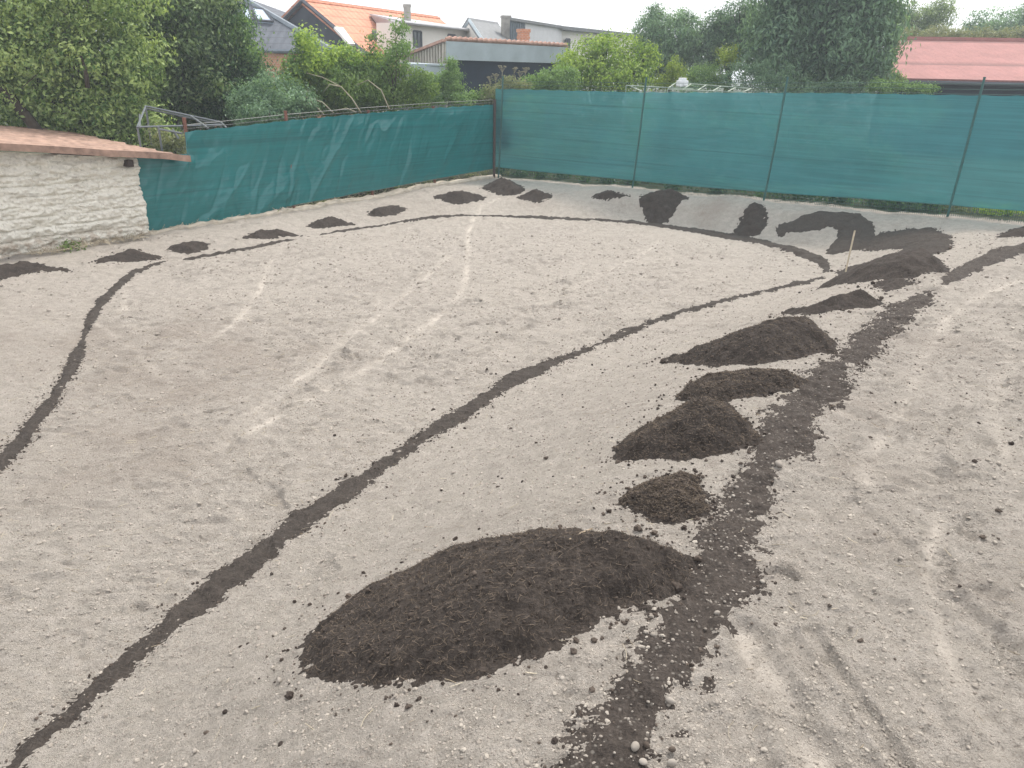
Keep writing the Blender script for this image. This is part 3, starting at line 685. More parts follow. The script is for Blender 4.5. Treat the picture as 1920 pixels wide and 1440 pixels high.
o = stones('grit', np.stack([P2[:, 0], P2[:, 1], gz(P2[:, 0], P2[:, 1])-.001], -1), sz, M['grit'], None, flat=.55, sink=.30, lump=.16, tints=np.clip(r0.normal(.5, .3, len(P2)), 0, 1), hi=False, smooth=False, seed=9)
tag(o, 'sand-coloured grit and small crumbs covering the whole ground', 'grit', kind='stuff')
# pale stones lying on the wide stony strip
wide = [s for s in SOIL if 'widest' in s[0]['label']][0]
ok = wide[1][(wide[2] > -.03)]; e = ok[r0.choice(len(ok), 1500)]; wd = np.linalg.norm(e[:, :2], axis=1); kp = r0.random(1500) < np.clip(2.6/wd, .25, 1); e = e[kp]
sz = np.clip(r0.lognormal(-5.45, .42, len(e)), .002, .013)
o = stones('strip_gravel', e+r0.normal(0, .012, e.shape)*[1, 1, 0], sz, M['pebble'], None, flat=.65, sink=.3, lump=.09, tints=np.clip(r0.normal(.25, .25, len(e)), 0, 1), seed=18)
tag(o, 'pale pebbles lying all along the wide stony soil strip', 'gravel', kind='stuff')
# single larger stones
def stone(px, py, r, tint, label, sink=.25):
    p = ground_at(px, py); p[2] = float(gz(p[0], p[1]))+.008
    o = stones('stone', np.zeros((1, 3)), np.array([r]), M['pebble'] if tint >= 0 else M['clod'], None, flat=.75, sink=sink, lump=.05, tints=np.array([abs(tint)]), seed=int(px))
    m = o.modifiers.new('s', 'SUBSURF'); m.levels = m.render_levels = 1
    o.location = p.tolist(); o.rotation_euler = (0, 0, px*.01); tag(o, label, 'stone', 'larger stones lying on the ground')
stone(1257, 1318, 0.020, 0.59, 'pale angular stone on the right edge of the wide soil strip')
stone(1190, 1408, 0.019, 0.34, 'beige oval stone at the bottom of the wide strip, left of a dark round one')
stone(1211, 1404, 0.014, -.6, 'dark brown round lump touching a beige oval stone')
stone(1259, 1415, 0.014, -.9, 'dark greenish brown stone near the bottom edge above a pale one')
stone(1259, 1437, 0.019, 0.50, 'pale stone cut by the bottom edge under a dark stone')
stone(1205, 1437, 0.015, 0.56, 'small white stone at the bottom edge beside the strip')
stone(1458, 882, 0.032, 0.34, 'flat beige stone half buried right of the wide strip')
stone(1180, 1105, 0.019, 0.22, 'brownish stone lump between the largest heap and the wide strip')
stone(1343, 1158, 0.015, 0.43, 'rounded pale stone on the right edge of the strip above the groove')
stone(1688, 1052, 0.014, 0.59, 'whitish oval stone on the open sand at right')
stone(1795, 1093, 0.014, 0.25, 'grey oval stone beside a shallow hollow at far right')
stone(1595, 1176, 0.011, 0.50, 'small pale stone amid rough gravel at right')
stone(524, 1280, 0.017, 0.56, 'white stone at the left tip of the largest heap')
stone(890, 1028, 0.020, -.05, 'black clod lying on the back of the largest heap')
stone(365, 1410, 0.013, 0.62, 'thin white flake near the bottom left of the picture')
# straw bits
n = 1300; pp = np.concatenate([np.stack([r0.normal(-3.2, 1.4, n//2), r0.normal(7.2, 1.8, n//2)], -1), np.stack([r0.uniform(-4, 4, n//2), 1.8+9*r0.random(n//2)], -1)])
o = slivers('straw_bits', np.stack([pp[:, 0], pp[:, 1], gz(pp[:, 0], pp[:, 1])], -1), r0.uniform(.02, .10, len(pp)), r0.uniform(.0012, .003, len(pp)), M['straw'], seed=4, lift=.004, tilt=.12)
tag(o, 'bits of dry straw and stalk strewn over the sandy floor', 'straw', kind='stuff')
# stick on the largest heap
big = SOIL[0]
def on_heap(px, py):
    d = ray(px, py); best = None
    V = big[1]-CAM; t = V@d/np.dot(d, d); e = np.linalg.norm(V-t[:, None]*d, axis=1); return big[1][np.argmin(e)]
a, b = on_heap(1068, 1016), on_heap(1110, 997); mb = MB(); m_ = (a+b)/2
mb.tube([a+[0, 0, .014], m_+[0, 0, .02], b+[0, 0, .017]], [.003, .005, .004]); o = mb.build('stick', M['straw'], None, True); tag(o, 'pale dry stick lying on the back of the largest soil heap', 'stick')
# stake
b = ground_at(1583, 520); t = atY(1603, 432, b[1]+.12); mb = MB(); mb.tube([b-[0, 0, .1], (b+t)/2, t], [.012, .013, .014], 8); o = mb.build('wooden_stake', M['stake'], None, False)
tag(o, 'thin pale wooden stake leaning right, stuck in the far bank', 'stake')
#PART2
# ------------------------------------------------------------------ left fence, shed
up3 = np.array([0, 0, 1.])
FC = ground_at(930, 332); FL = ground_at(268, 440); LD = FL-FC; LD[2] = 0; LD /= np.linalg.norm(LD)      # along the left fence, from the corner
LN = np.array([LD[1], -LD[0], 0.]);
if np.dot(LN, -FC) < 0: LN = -LN                                                                     # towards the camera
def lp(px, py, off=0.0): return inplane(px, py, FC+LN*off, FC+LN*off+LD)
def lu(p): return float(np.dot(p-FC, LD))
left_fence = thing('screen_fence', 'low left fence hung with shiny wrinkled dark green tarp', 'fence')
top = [(345, 246), (440, 236), (535, 225), (677, 212), (820, 201), (926, 195)]; bot = [(268, 441), (400, 419), (556, 383), (700, 356), (806, 337), (928, 315)]
tu = [(lu(lp(*q)), lp(*q)[2]) for q in top][::-1]; bu = [(lu(lp(*q)), lp(*q)[2]) for q in bot][::-1]
uL = lu(lp(345, 260)); uE = lu(lp(262, 380)); tuw = lp(300, 296)[2]
u = np.arange(.06, uE, .022); v = np.linspace(0, 1, 80); U, Vv = np.meshgrid(u, v)
zt = np.interp(U, [q[0] for q in tu], [q[1] for q in tu]); zt = np.where(U > uL, tuw+.04, zt); zb = np.interp(U, [q[0] for q in bu], [q[1] for q in bu])
zb = zb+.015*fbm(U*1.5, U*0, 3, 2)
zt = zt - .018*np.abs(np.sin(U*math.pi/.42))*(U <= uL)
ZZ = zb+(zt-zb)*Vv
def crease(a, b, ang, s, sharp):
    c, d = math.cos(ang), math.sin(ang); x, y = U*c+ZZ*d, -U*d+ZZ*c
    n = fbm(x*a, y*b, s, 2); return np.exp(-np.abs(n)*sharp)
wr = .055*fbm(U*.8, ZZ*.9, 71, 2)+.022*fbm(U*3.5+ZZ*1.5, ZZ*1.6, 72, 3)
amp = .35+.9*sstep(fbm(U*.7, ZZ*1.1, 79, 2)*1.8+.5)
wr += amp*(.032*crease(.7, 2.6, rad(-55), 73, 9)-.022*crease(.9, 3.4, rad(-68), 74, 12)+.012*crease(1.2, 4.2, rad(-35), 75, 12)*np.clip(fbm(U*.9, ZZ, 78, 2)*3, 0, 1)+.006*crease(3, 9, rad(-20), 76, 12))*np.clip(.25+.12*U, 0, 1)
wr *= np.clip(np.minimum(1, 8*(1-Vv))+.15, 0, 1)
PF = FC[None, None]+LD*U[..., None]+LN*(wr+.02)[..., None]; PF[..., 2] = ZZ
nu, nv = len(u), len(v); ii = np.arange(nu*nv).reshape(nv, nu)
mk('screen', PF.reshape(-1, 3), np.stack([ii[:-1, :-1], ii[:-1, 1:], ii[1:, 1:], ii[1:, :-1]], -1).reshape(-1, 4), M['screen_l'], left_fence, True)
for (px, ty) in ((345, 222), (535, 209), (690, 203), (812, 196)):
    p = lp(px, 300, -.04); g = p.copy(); g[2] = float(gz(p[0], p[1]))-.2; t = lp(px, ty, -.04); g[:2] = t[:2]
    if px not in (345, 535): t[2] -= .05
    mb = MB(); mb.tube([g, t], .034, 8); mb.tube([t-[0, 0, .005], t+[0, 0, .012]], .040, 8); mb.build('post', M['post_red'], left_fence)
mb = MB()
for dz in (.03, .10):
    mb.tube([FC+LD*q[0]+[0, 0, 0]-LN*.03+up3*(q[1]+dz-FC[2]-.0)+0 for q in tu], .006, 4)
mb.tube([FC+LD*q[0]+LN*.03+up3*(q[1]-.01-FC[2]) for q in bu], .006, 4); mb.build('wire', M['wire'], left_fence)
# pale concrete edging under the fence
us = np.arange(-.1, uE+.1, .05); mb_v = []
for k, uu in enumerate(us):
    q = FC+LD*uu; h = float(gz(q[0], q[1])); w_ = .11+.03*float(vn(np.array([uu*3]), np.array([0.]), 8)[0]); hh = .06+.03*float(vn(np.array([uu*5]), np.array([3.]), 8)[0])
    for off, z in ((-.10, h-.1), (-.10, h+hh), (w_*.6, h+hh), (w_, h+.5*hh), (w_+.02, h-.1)):
        r_ = q+LN*off; mb_v.append([r_[0], r_[1], z])
Fc = [(k*5+j, k*5+j+1, k*5+j+6, k*5+j+5) for k in range(len(us)-1) for j in range(4)]
mk('concrete_edging', mb_v, Fc, M['concrete'], left_fence, False)

shed = thing('stone_shed', 'low whitewashed rough stone shed wall under a flat red sheet roof', 'shed')
u0 = lu(lp(266, 380)); u1 = u0+9.5; zt0 = lp(250, 300)[2]; zt1 = lp(0, 287)[2]; ut1 = lu(lp(0, 287))
uu = np.arange(u0, u1, .018); zz = np.linspace(-.1, 1, 110); U, Vv = np.meshgrid(uu, zz)
ztop = zt0+(zt1-zt0)*(U-u0)/(ut1-u0)+.03; ZZ = np.where(Vv < 0, -.3, 0)+0.0+Vv*ztop
row = ZZ/.165+.35*fbm(U*.9, ZZ*.6, 91, 3); fr = row-np.floor(row); joint = np.exp(-(np.minimum(fr, 1-fr)/.10)**2)*(.3+1.4*np.clip(vn(U*2.2, np.floor(row+.5)*3.7, 92)+.45, 0, 1))
colx = U/.34+_h(np.floor(row), np.floor(row)*0, 5)*3+.4*fbm(U*3, ZZ*3, 93, 2); fc = colx-np.floor(colx); vj = np.exp(-(np.minimum(fc, 1-fc)/.07)**2)*.35
cr = np.exp(-np.abs(fbm(U*2.2, ZZ*7, 94, 3))*14)*np.clip(fbm(U*1.3, ZZ*1.5, 95, 2)+.4, 0, 1)
dsp = -.034*joint-.016*vj-.055*cr-.045*np.exp(-np.abs(fbm(U*4.5, ZZ*11, 90, 3))*12)*np.clip(vn(U*2, ZZ*3, 89)+.45, 0, 1)+.06*fbm(U*6, ZZ*9, 96, 5, .7)+.02*fbm(U*1.2, ZZ*1.2, 97, 2)
dsp = dsp+.05*(1-np.clip(Vv, 0, 1))**3
PW = FC[None, None]+LD*(U-(.04*fbm(ZZ*6, ZZ*0, 98, 3))*(U < u0+.03))[..., None]+LN*(.10+dsp)[..., None]; PW[..., 2] = ZZ
nu, nv = len(uu), len(zz); ii = np.arange(nu*nv).reshape(nv, nu)
VW = PW.reshape(-1, 3).tolist(); FW = np.stack([ii[:-1, :-1], ii[:-1, 1:], ii[1:, 1:], ii[1:, :-1]], -1).reshape(-1, 4).tolist()
# end face (turned to the corner), thickness .35, and back
nb = len(VW); endc = ii[:, 0]
for j in range(nv): q = PW[j, 0]-LN*.42; VW.append([q[0], q[1], q[2]])
for j in range(nv-1): FW.append([int(endc[j]), int(endc[j+1]), nb+j+1, nb+j])
mk('wall', VW, FW, M['plaster'], shed, True)
# roof
e0 = lp(357, 291, .34); e1 = lp(0, 270, .34); ue0, ue1 = lu(e0), lu(e1); slope_e = (e1[2]-e0[2])/(ue1-ue0)
uu = np.linspace(ue0, u1+.4, 160); dd = np.concatenate([np.linspace(0, 5.2, 90)]); U, D = np.meshgrid(uu, dd)
rw = D/.62; f_ = rw-np.floor(rw)
ZR = e0[2]+slope_e*(U-ue0)+.025*D-.03*f_+.022*fbm(U*1.1, D*2.5, 101, 3)+.012*fbm(U*.5, np.floor(rw)*7.7, 102, 2)
ZR += -.02*np.exp(-((U-ue0)/.25)**2)
PR = FC[None, None]+LD*U[..., None]+LN*(.34-D+.015*fbm(U*1.3, D*0, 103, 3)*(D < .01))[..., None]; PR[..., 2] = ZR
nu, nd = len(uu), len(dd); ii = np.arange(nu*nd).reshape(nd, nu); VR = PR.reshape(-1, 3).tolist(); FR = np.stack([ii[:-1, :-1], ii[:-1, 1:], ii[1:, 1:], ii[1:, :-1]], -1).reshape(-1, 4).tolist()
nb = len(VR); PB = PR.copy(); PB[..., 2] -= .03; VR += PB.reshape(-1, 3).tolist()
FR += (np.array(FR)[:, ::-1]+nb).tolist()
for j in range(nd-1): FR.append([int(ii[j, 0]), int(ii[j, 0])+nb, int(ii[j+1, 0])+nb, int(ii[j+1, 0])])
rf = mk('roof', VR, FR, M['rustred'], shed, False)
mb = MB()
for k in range(nu-1):
    a, b = PR[0, k]+LN*.004, PR[0, k+1]+LN*.004
    mb.add([a+up3*.012, b+up3*.012, b-up3*.095, a-up3*.095, a+up3*.012-LN*.03, b+up3*.012-LN*.03, b-up3*.095-LN*.03, a-up3*.095-LN*.03], [(0, 1, 2, 3), (4, 7, 6, 5), (0, 4, 5, 1), (3, 2, 6, 7)])
a = PR[0, 0]+LN*.004; mb.add([a+up3*.012, a-up3*.095, a-up3*.095-LN*.03, a+up3*.012-LN*.03], [(0, 1, 2, 3)]); mb.build('fascia', M['rustred'], shed)
bb_ = lp(240, 306, .12); mb = MB(); mb.box(bb_-LN*.15, .10, .5, .11, math.atan2(LN[1], LN[0])+math.pi/2); mb.build('beam_end', M['darkwood'], shed)

# ------------------------------------------------------------------ right fence
FR_ = at(1775, 405, 0.0)
FRg = ground_at(1775, 405); RD = FRg-FC; RD[2] = 0; RD /= np.linalg.norm(RD); RN = np.array([RD[1], -RD[0], 0.])
if np.dot(RN, -FC) < 0: RN = -RN
def rp(px, py, off=0.0): return inplane(px, py, FC+RN*off, FC+RN*off+RD)
def ru(p): return float(np.dot(p-FC, RD))
right_fence = thing('screen_fence', 'tall right fence hung with translucent blue-green shade net between green posts', 'fence')
top = [(930, 166), (1208, 172), (1470, 173), (1610, 174), (1834, 178), (1920, 179), (2100, 181), (2420, 185)]; bot = [(935, 313), (994, 320), (1187, 338), (1306, 350), (1494, 364), (1600, 371), (1773, 384), (1920, 395), (2100, 409), (2420, 436)]
tr_ = [(ru(rp(*q)), rp(*q)[2]) for q in top]; br_ = [(ru(rp(*q)), rp(*q)[2]) for q in bot]
u = np.arange(-.02, tr_[-1][0], .03); v = np.linspace(0, 1, 60); U, Vv = np.meshgrid(u, v)
zt = np.interp(U, [q[0] for q in tr_], [q[1] for q in tr_]); zb = np.interp(U, [q[0] for q in br_], [q[1] for q in br_])
zt = zt-.015*np.abs(np.sin(U*math.pi/.5)); ZZ = zb+(zt-zb)*Vv
wr = .08*fbm(U*.5, ZZ*.6, 171, 2)+.008*fbm(U*1.2, ZZ*4, 172, 3)+.005*crease(.5, 5, 0, 173, 9)+.006*crease(2.2, .7, rad(12), 174, 9)*np.clip(fbm(U*.8, ZZ*.5, 175, 2)*3, 0, 1)
PF = FC[None, None]+RD*U[..., None]+RN*(wr+.02)[..., None]; PF[..., 2] = ZZ
nu, nv = len(u), len(v); ii = np.arange(nu*nv).reshape(nv, nu)
mk('screen', PF.reshape(-1, 3), np.stack([ii[:-1, :-1], ii[:-1, 1:], ii[1:, 1:], ii[1:, :-1]], -1).reshape(-1, 4), M['screen_r'], right_fence, True)
for (tx, ty, bx, by) in ((943, 144, 934, 332), (1212, 146, 1185, 352), (1477, 146, 1431, 376), (1846, 146, 1775, 407), (2330, 150, 2245, 452)):
    t, b = rp(tx, ty, .06), rp(bx, by, .06); b[2] = float(gz(b[0], b[1]))-.2; m_ = .5*(t+b); m_ = m_+RD*(.01)
    mb = MB(); mb.tube([b, m_, t], .021, 10); mb.tube([t, t+up3*.015], .025, 10); mb.build('post', M['post_green'], right_fence, False)
mb = MB(); uE2 = tr_[-1][0]
for dz in (.02, .10, .19):
    us_ = np.arange(0, uE2, .5); mb.tube([FC+RD*a+RN*.045+up3*(np.interp(a, [q[0] for q in tr_], [q[1] for q in tr_])+dz-FC[2]-.012*abs(math.sin(a))) for a in us_], .004, 4)
mb.build('wire', M['wire_green'], right_fence)
mb = MB()
for a in np.arange(.05, uE2, .035):
    q = FC+RD*a+RN*.03; g = float(gz(q[0], q[1]))-.03; z1 = np.interp(a, [k[0] for k in br_], [k[1] for k in br_])+.03
    mb.box([q[0], q[1], (g+z1)/2], .006, .006, max(.02, z1-g))
for dz in (.0, .06, .12, .18, .24):
    us_ = np.arange(0, uE2, .3); mb.tube([FC+RD*a+RN*.026+up3*(np.interp(a, [k[0] for k in br_], [k[1] for k in br_])-dz-FC[2]) for a in us_], .003 if dz else .007, 4)
mb.build('wire_mesh', M['wire_green'], right_fence)
# corner post of rusty iron
b = lp(927, 335, .08); t = lp(927, 186, .08); b[2] = float(gz(b[0], b[1]))-.2; mb = MB(); mb.box((t+b)/2, .055, .055, t[2]-b[2], .3)
for k in range(9): mb.box(b+(t-b)*(.12+.1*k)+np.array([.0, -.035, 0]), .02, .02, .03, .3)
cp = mb.build('corner_post', M['darkwood']); tag(cp, 'dark rusty iron post in the corner where the two green fences meet', 'post')

# ------------------------------------------------------------------ pipe frames
def pframe(name, label, cat, segs, r, mat, posts=()):
    t = thing(name, label, cat); mb = MB()
    for (a, Ya, b, Yb) in segs: mb.tube([atY(*a, Ya), atY(*b, Yb)], r, 6)
    mb.build('frame', mat, t)
    for (a, Ya) in posts:
        p = atY(*a, Ya); g = p.copy(); g[2] = float(gz(p[0], p[1]))-.1; mb = MB(); mb.tube([g, p], r, 6); mb.build('leg', mat, t)
    return t
fr1 = pframe('pipe_frame', 'grey galvanised pipe frame standing behind the left end of the tarp fence', 'metal frame',
             [((273, 199), 16.2, (414, 229), 16.2), ((275, 204), 16.25, (412, 233), 16.25), ((273, 199), 16.2, (257, 239), 15.2), ((256, 238), 15.2, (417, 234), 16.0),
              ((299, 242), 15.2, (341, 250), 15.0), ((357, 217), 16.2, (391, 241), 15.6), ((414, 229), 16.2, (425, 240), 15.6), ((323, 242), 15.4, (335, 260), 15.4), ((262, 239), 15.2, (262, 215), 15.9)], .020, M['galv'],
             [((258, 240), 15.2), ((297, 237), 15.2), ((414, 230), 16.2), ((273, 200), 16.2)])
fr2 = pframe('ladder_frame', 'pale green slatted metal frame lying level behind the right screen top', 'metal frame',
             [((1174, 160), 22, (1300, 167), 21), ((1183, 162), 22, (1203, 171), 20.6), ((1253, 165), 21.2, (1268, 155), 23.5), ((1268, 155), 23.5, (1410, 166), 22.2)]
             + [((1268+28.0*k, 155+2.2*k), 23.5-.26*k, (1252+28.0*k, 167+1.2*k), 21.2-.2*k) for k in range(1, 6)] + [((1252, 167), 21.2, (1394, 173), 20.2)], .014, M['palemetal'],
             [((1174, 160), 22), ((1268, 155), 23.5), ((1410, 166), 22.2), ((1252, 167), 21.2)])
c = atY(1279, 158, 22.6); mb = MB(); mb.box(c+[0, 0, .02], .26, .22, .16, .3); mb.box(c+[0, 0, .13], .16, .18, .07, .3); mb.box(c+[.05, -.12, .0], .08, .02, .08, .3)
o = mb.build('white_box', M['white']); bv = o.modifiers.new('b', 'BEVEL'); bv.width = .025; bv.segments = 2; tag(o, 'small white plastic object resting on the pale slatted frame', 'plastic box')

# ------------------------------------------------------------------ houses
def quad(mb, pts, th=.12):
    P = [np.array(p) for p in pts]; n = np.cross(P[1]-P[0], P[2]-P[0]); n /= np.linalg.norm(n)
    if np.dot(n, CAM-P[0]) < 0: n = -n
    mb.slab(P, th, n)
def drop(p, z): q = np.array(p, float).copy(); q[2] = z; return q
def wallbox(mb, a, b, zb, back, th=None):
    """wall body from a to b (tops given), down to zb, extended back by the vector back"""
    a, b = np.array(a), np.array(b); k = np.array(back)
    mb.add([a, b, b+k, a+k, drop(a, zb), drop(b, zb), drop(b+k, zb), drop(a+k, zb)], [(0, 1, 2, 3), (0, 4, 5, 1), (1, 5, 6, 2), (2, 6, 7, 3), (3, 7, 4, 0), (4, 7, 6, 5)])
def on(P0, P1, px, py, off=.0):
    n = np.array([-(P1[1]-P0[1]), P1[0]-P0[0], 0.]); n /= np.linalg.norm(n)
    if np.dot(n, CAM-P0) < 0: n = -n
    return inplane(px, py, P0+n*off, P1+n*off)
def window(par, P0, P1, x0, y0, x1, y1, name='window'):
    a, b = on(P0, P1, x0, y0, .02), on(P0, P1, x1, y0, .02); zb_ = on(P0, P1, x0, y1)[2]; b[2] = a[2]
    mb = MB(); quad(mb, [a, b, drop(b, zb_), drop(a, zb_)], .06); w = mb.build(name, M['glass'], par)
    mb = MB(); n = np.array([-(b-a)[1], (b-a)[0], 0]); n /= np.linalg.norm(n); n = n if np.dot(n, CAM-a) > 0 else -n
    for p, q in ((a, b), (drop(b, zb_), drop(a, zb_)), (a, drop(a, zb_)), (b, drop(b, zb_)), ((a+b)/2, drop((a+b)/2, zb_))): mb.tube([p+n*.02, q+n*.02], .045, 4)
    f = mb.build('frame', M['frame_dark'], w)
    mb = MB(); mb.tube([drop(a, zb_-.06)+n*.05, drop(b, zb_-.06)+n*.05], .06, 4); mb.build('sill', M['zinc'], w)
    return w
# grey tiled hip roof, far left
h1 = thing('tiled_house', 'house with dark grey tiled roof and a roof window, rising behind the left trees', 'house')
eR, eL = atY(622, 95, 33), atY(300, 80, 34); eL[2] = eR[2]; pk = atY(440, -12, 38.5); pk2 = atY(250, -30, 39); pk2[2] = pk[2]
mb = MB(); quad(mb, [eL, eR, pk, pk2], .15); bk = eR+np.array([1.5, 11, 0]); quad(mb, [eR, bk, pk], .15); rf = mb.build('roof', M['tiles_grey'], h1)
mb = MB(); mb.tube([eR, pk, pk2], .13, 6); mb.build('ridge_tiles', M['metal_dark'], rf)
a, b = atY(330, 88, 33.6), atY(608, 99, 33.3); b[2] = a[2] = eR[2]-.1; mb = MB(); wallbox(mb, a, b, -.3, (.8, 8, 0)); mb.build('wall', M['brick'], h1)
mb = MB(); mb.tube([eL-[0, .1, .05], eR-[0, .1, .05]], .08, 6); mb.build('gutter', M['metal_dark'], h1)
def onroof(P, px, py, off):
    n = np.cross(P[1]-P[0], P[2]-P[0]); n /= np.linalg.norm(n); n = n if np.dot(n, CAM-P[0]) > 0 else -n
    d = ray(px, py); return CAM+d*(np.dot(P[0]+n*off-CAM, n)/np.dot(d, n))
def roofwin(par, P, px4, mat='skyglass', off=.12):
    c = [onroof(P, x, y, off) for x, y in px4]; mb = MB(); quad(mb, c, .1); w = mb.build('roof_window', M[mat], par); mb = MB()
    for i in range(4): mb.tube([c[i], c[(i+1) % 4]], .05, 4)
    mb.build('frame', M['frame_dark'], w); return w
roofwin(h1, [eL, eR, pk], [(472, 14), (494, 17), (512, 40), (483, 38)]); roofwin(h1, [eL, eR, pk], [(452, 14), (466, 15), (474, 37), (460, 36)])
# orange house
h2 = thing('orange_roof_house', 'long house with orange tiled roof, dark gable and white upper wing', 'house')
R0 = atY(567, 1, 36.0); R1 = atY(824, 33, 46.5); R1[2] = R0[2]; ud = R1-R0; Lr = np.linalg.norm(ud); ud /= Lr; vd = np.array([ud[1], -ud[0], 0])
if np.dot(vd, -R0) < 0: vd = -vd
drp = R0[2]-3.0
def hp(t, s, z=None): q = R0+ud*t*Lr+vd*s; q[2] = (R0[2]-drp*abs(s)/3.9) if z is None else z; return q
mb = MB(); quad(mb, [hp(0, 0), hp(1, 0), hp(1.03, 3.9), hp(0, 3.9)], .16); quad(mb, [hp(0, -.02), hp(1, -.02), hp(1, -3.9), hp(0, -3.9)], .16); rf = mb.build('roof', M['tiles_orange'], h2)
mb = MB(); mb.tube([hp(0, 0), hp(1, 0)], .07, 6); mb.build('ridge_tiles', M['tiles_orange'], rf)
mb = MB(); a, b, c = hp(.012, 0), hp(.012, 3.7), hp(.012, -3.7); mb.slab([a-up3*.15, b-up3*.1, c-up3*.1], .15, -ud); mb.build('gable', M['gable_dark'], h2)
mb = MB(); mb.tube([hp(0, -3.9), hp(0, 0), hp(0, 3.9)], .10, 4); mb.build('verge_board', M['frame_dark'], h2)
mb = MB(); wallbox(mb, hp(.015, 3.6, 2.95), hp(.99, 3.6, 2.95), -.3, -vd*7.2); mb.build('wall', M['wall_white'], h2)
g0 = on(hp(0, 3.75), hp(1, 3.75), 749, 41); g1 = on(hp(0, 3.75), hp(1, 3.75), 886, 59); g0[2] = g1[2] = (g0[2]+g1[2])/2
mb = MB(); wallbox(mb, g0, g1, -.3, -vd*1.2); mb.build('upper_wall', M['wall_white'], h2)
P0, P1 = g0.copy(), g1.copy()
q0 = onroof([hp(0, 0), hp(1, 0), hp(0, 3.9)], 693, 28, .06); q1 = g1-vd*3.4; q1[2] = q0[2] = R0[2]-.25
mb = MB(); quad(mb, [g0+vd*.3-ud*.1+up3*.05, g1+vd*.3+ud*.3+up3*.05, q1+ud*.3], .08); quad(mb, [g0+vd*.3-ud*.1+up3*.05, q1+ud*.3, q0], .08); mb.build('wing_roof', M['zinc'], h2)
mb = MB(); mb.tube([g0+vd*.34-ud*.15, g1+vd*.34+ud*.3], .07, 6); mb.build('gutter', M['zinc'], h2)
mb = MB(); quad(mb, [g0-ud*.02, q0-up3*.03, onroof([hp(0, 0), hp(1, 0), hp(0, 3.9)], 748, 100, .02)], .06); mb.build('dormer_cheek', M['zinc'], h2)
window(h2, P0, P1, 775, 58, 789, 89); window(h2, P0, P1, 840, 65, 853, 82)
roofwin(h2, [hp(0, 0), hp(1, 0), hp(0, 3.9)], [(698, 59), (711, 59), (722, 73), (708, 74)], 'glass'); 
c = [onroof([hp(0, 0), hp(1, 0), hp(0, 3.9)], x, y, .12) for x, y in ((627, 50), (643, 51), (666, 82), (655, 82))]; mb = MB(); quad(mb, c, .1); mb.build('white_panel', M['wall_white'], h2)
def chimney(par, x0, x1, yt, yb, Yd, mat, name='chimney'):
    a, b = atY(x0, yt, Yd), atY(x1, yt, Yd); w = (b-a)[0]; zb_ = atY(x0, yb, Yd)[2]-.6; c = (a+b)/2; mb = MB()
    mb.box([c[0], Yd, (a[2]+zb_)/2], w, w, a[2]-zb_, .25); o = mb.build(name, M[mat], par)
    mb = MB(); mb.box([c[0], Yd, a[2]-.06], w*1.16, w*1.16, .12, .25); mb.build('cap', M[mat], o); return o
chimney(h2, 757, 769, 8, 42, 38.2, 'chim')
# grey roof gable house
h4 = thing('grey_roof_house', 'small white gabled house with weathered grey roof and tall pale chimney', 'house')
A, B, C_, D_ = atY(880, 38, 41), atY(936, 46, 44.5), atY(967, 82, 42), atY(908, 79, 38.6); B[2] = A[2]; C_[2] = D_[2]
mb = MB(); quad(mb, [A, B, C_, D_], .15); E_ = atY(852, 76, 43); E_[2] = D_[2]; quad(mb, [A, B, E_+(B-A), E_], .15); mb.build('roof', M['slate'], h4)
mb = MB(); mb.add([A-up3*.12, D_-up3*.05, E_-up3*.05, drop(D_, -.3), drop(E_, -.3)], [(0, 2, 4, 3, 1)]); bk = (B-A)*.97
mb.add([D_-up3*.08, drop(D_, -.3), drop(D_+bk, -.3), D_+bk-up3*.08, E_-up3*.08, drop(E_, -.3), drop(E_+bk, -.3), E_+bk-up3*.08, A-up3*.12, A+bk-up3*.12], [(0, 1, 2, 3), (4, 7, 6, 5), (3, 2, 6, 7), (3, 7, 9)]); mb.build('wall', M['wall_white'], h4)
mb = MB(); mb.tube([D_, A, E_], .09, 4); mb.build('verge_board', M['band'], h4); chimney(h4, 941, 956, 29, 62, 42.5, 'chim')
# white flat building with metal cladding
h5 = thing('white_building', 'long pale flat-roofed building with dark cladding strip beside the grey roof', 'building')
a = atY(985, 44, 42); b = atY(1053, 49, 46.5); c = atY(1195, 70, 54); b[2] = c[2] = a[2] = (a[2]+b[2]+c[2])/3; bk = np.array([1.2, 9, 0])
mb = MB(); wallbox(mb, a, b, -.3, bk); mb.build('wall', M['wall_block'], h5)
b2 = b+(b-a)*.004; mb = MB(); wallbox(mb, b2+np.array([0, .25, -.1]), c+[0, 0, -.1], -.3, bk); mb.build('rear_wall', M['wall_white'], h5)
d_ = on(a, b, 956, 43); d_[2] = a[2]; mb = MB(); wallbox(mb, d_, a-(b-a)*.004, -.3, bk)
for k in range(7): q = d_+(a-d_)*(k+.5)/7; mb.box([q[0], q[1]-.05, 3.2], .06, .08, 2*(a[2]-3.2)*.98, .5)
mb.build('cladding', M['metal_dark'], h5)
mb = MB(); ov = np.array([0, -.35, 0]); mb.slab([d_+ov+up3*.12, b+ov+up3*.12, b+bk+up3*.12, d_+bk+up3*.12], .13, up3); mb.slab([b+ov*1.5+up3*.10, c+ov*1.5+up3*.10+(c-b)*.1, c+bk+up3*.10, b+bk+up3*.10], .18, up3); mb.build('roof', M['slate'], h5)
window(h5, b, c, 1061, 73, 1068, 90); window(h5, b, c, 1100, 72, 1120, 84)
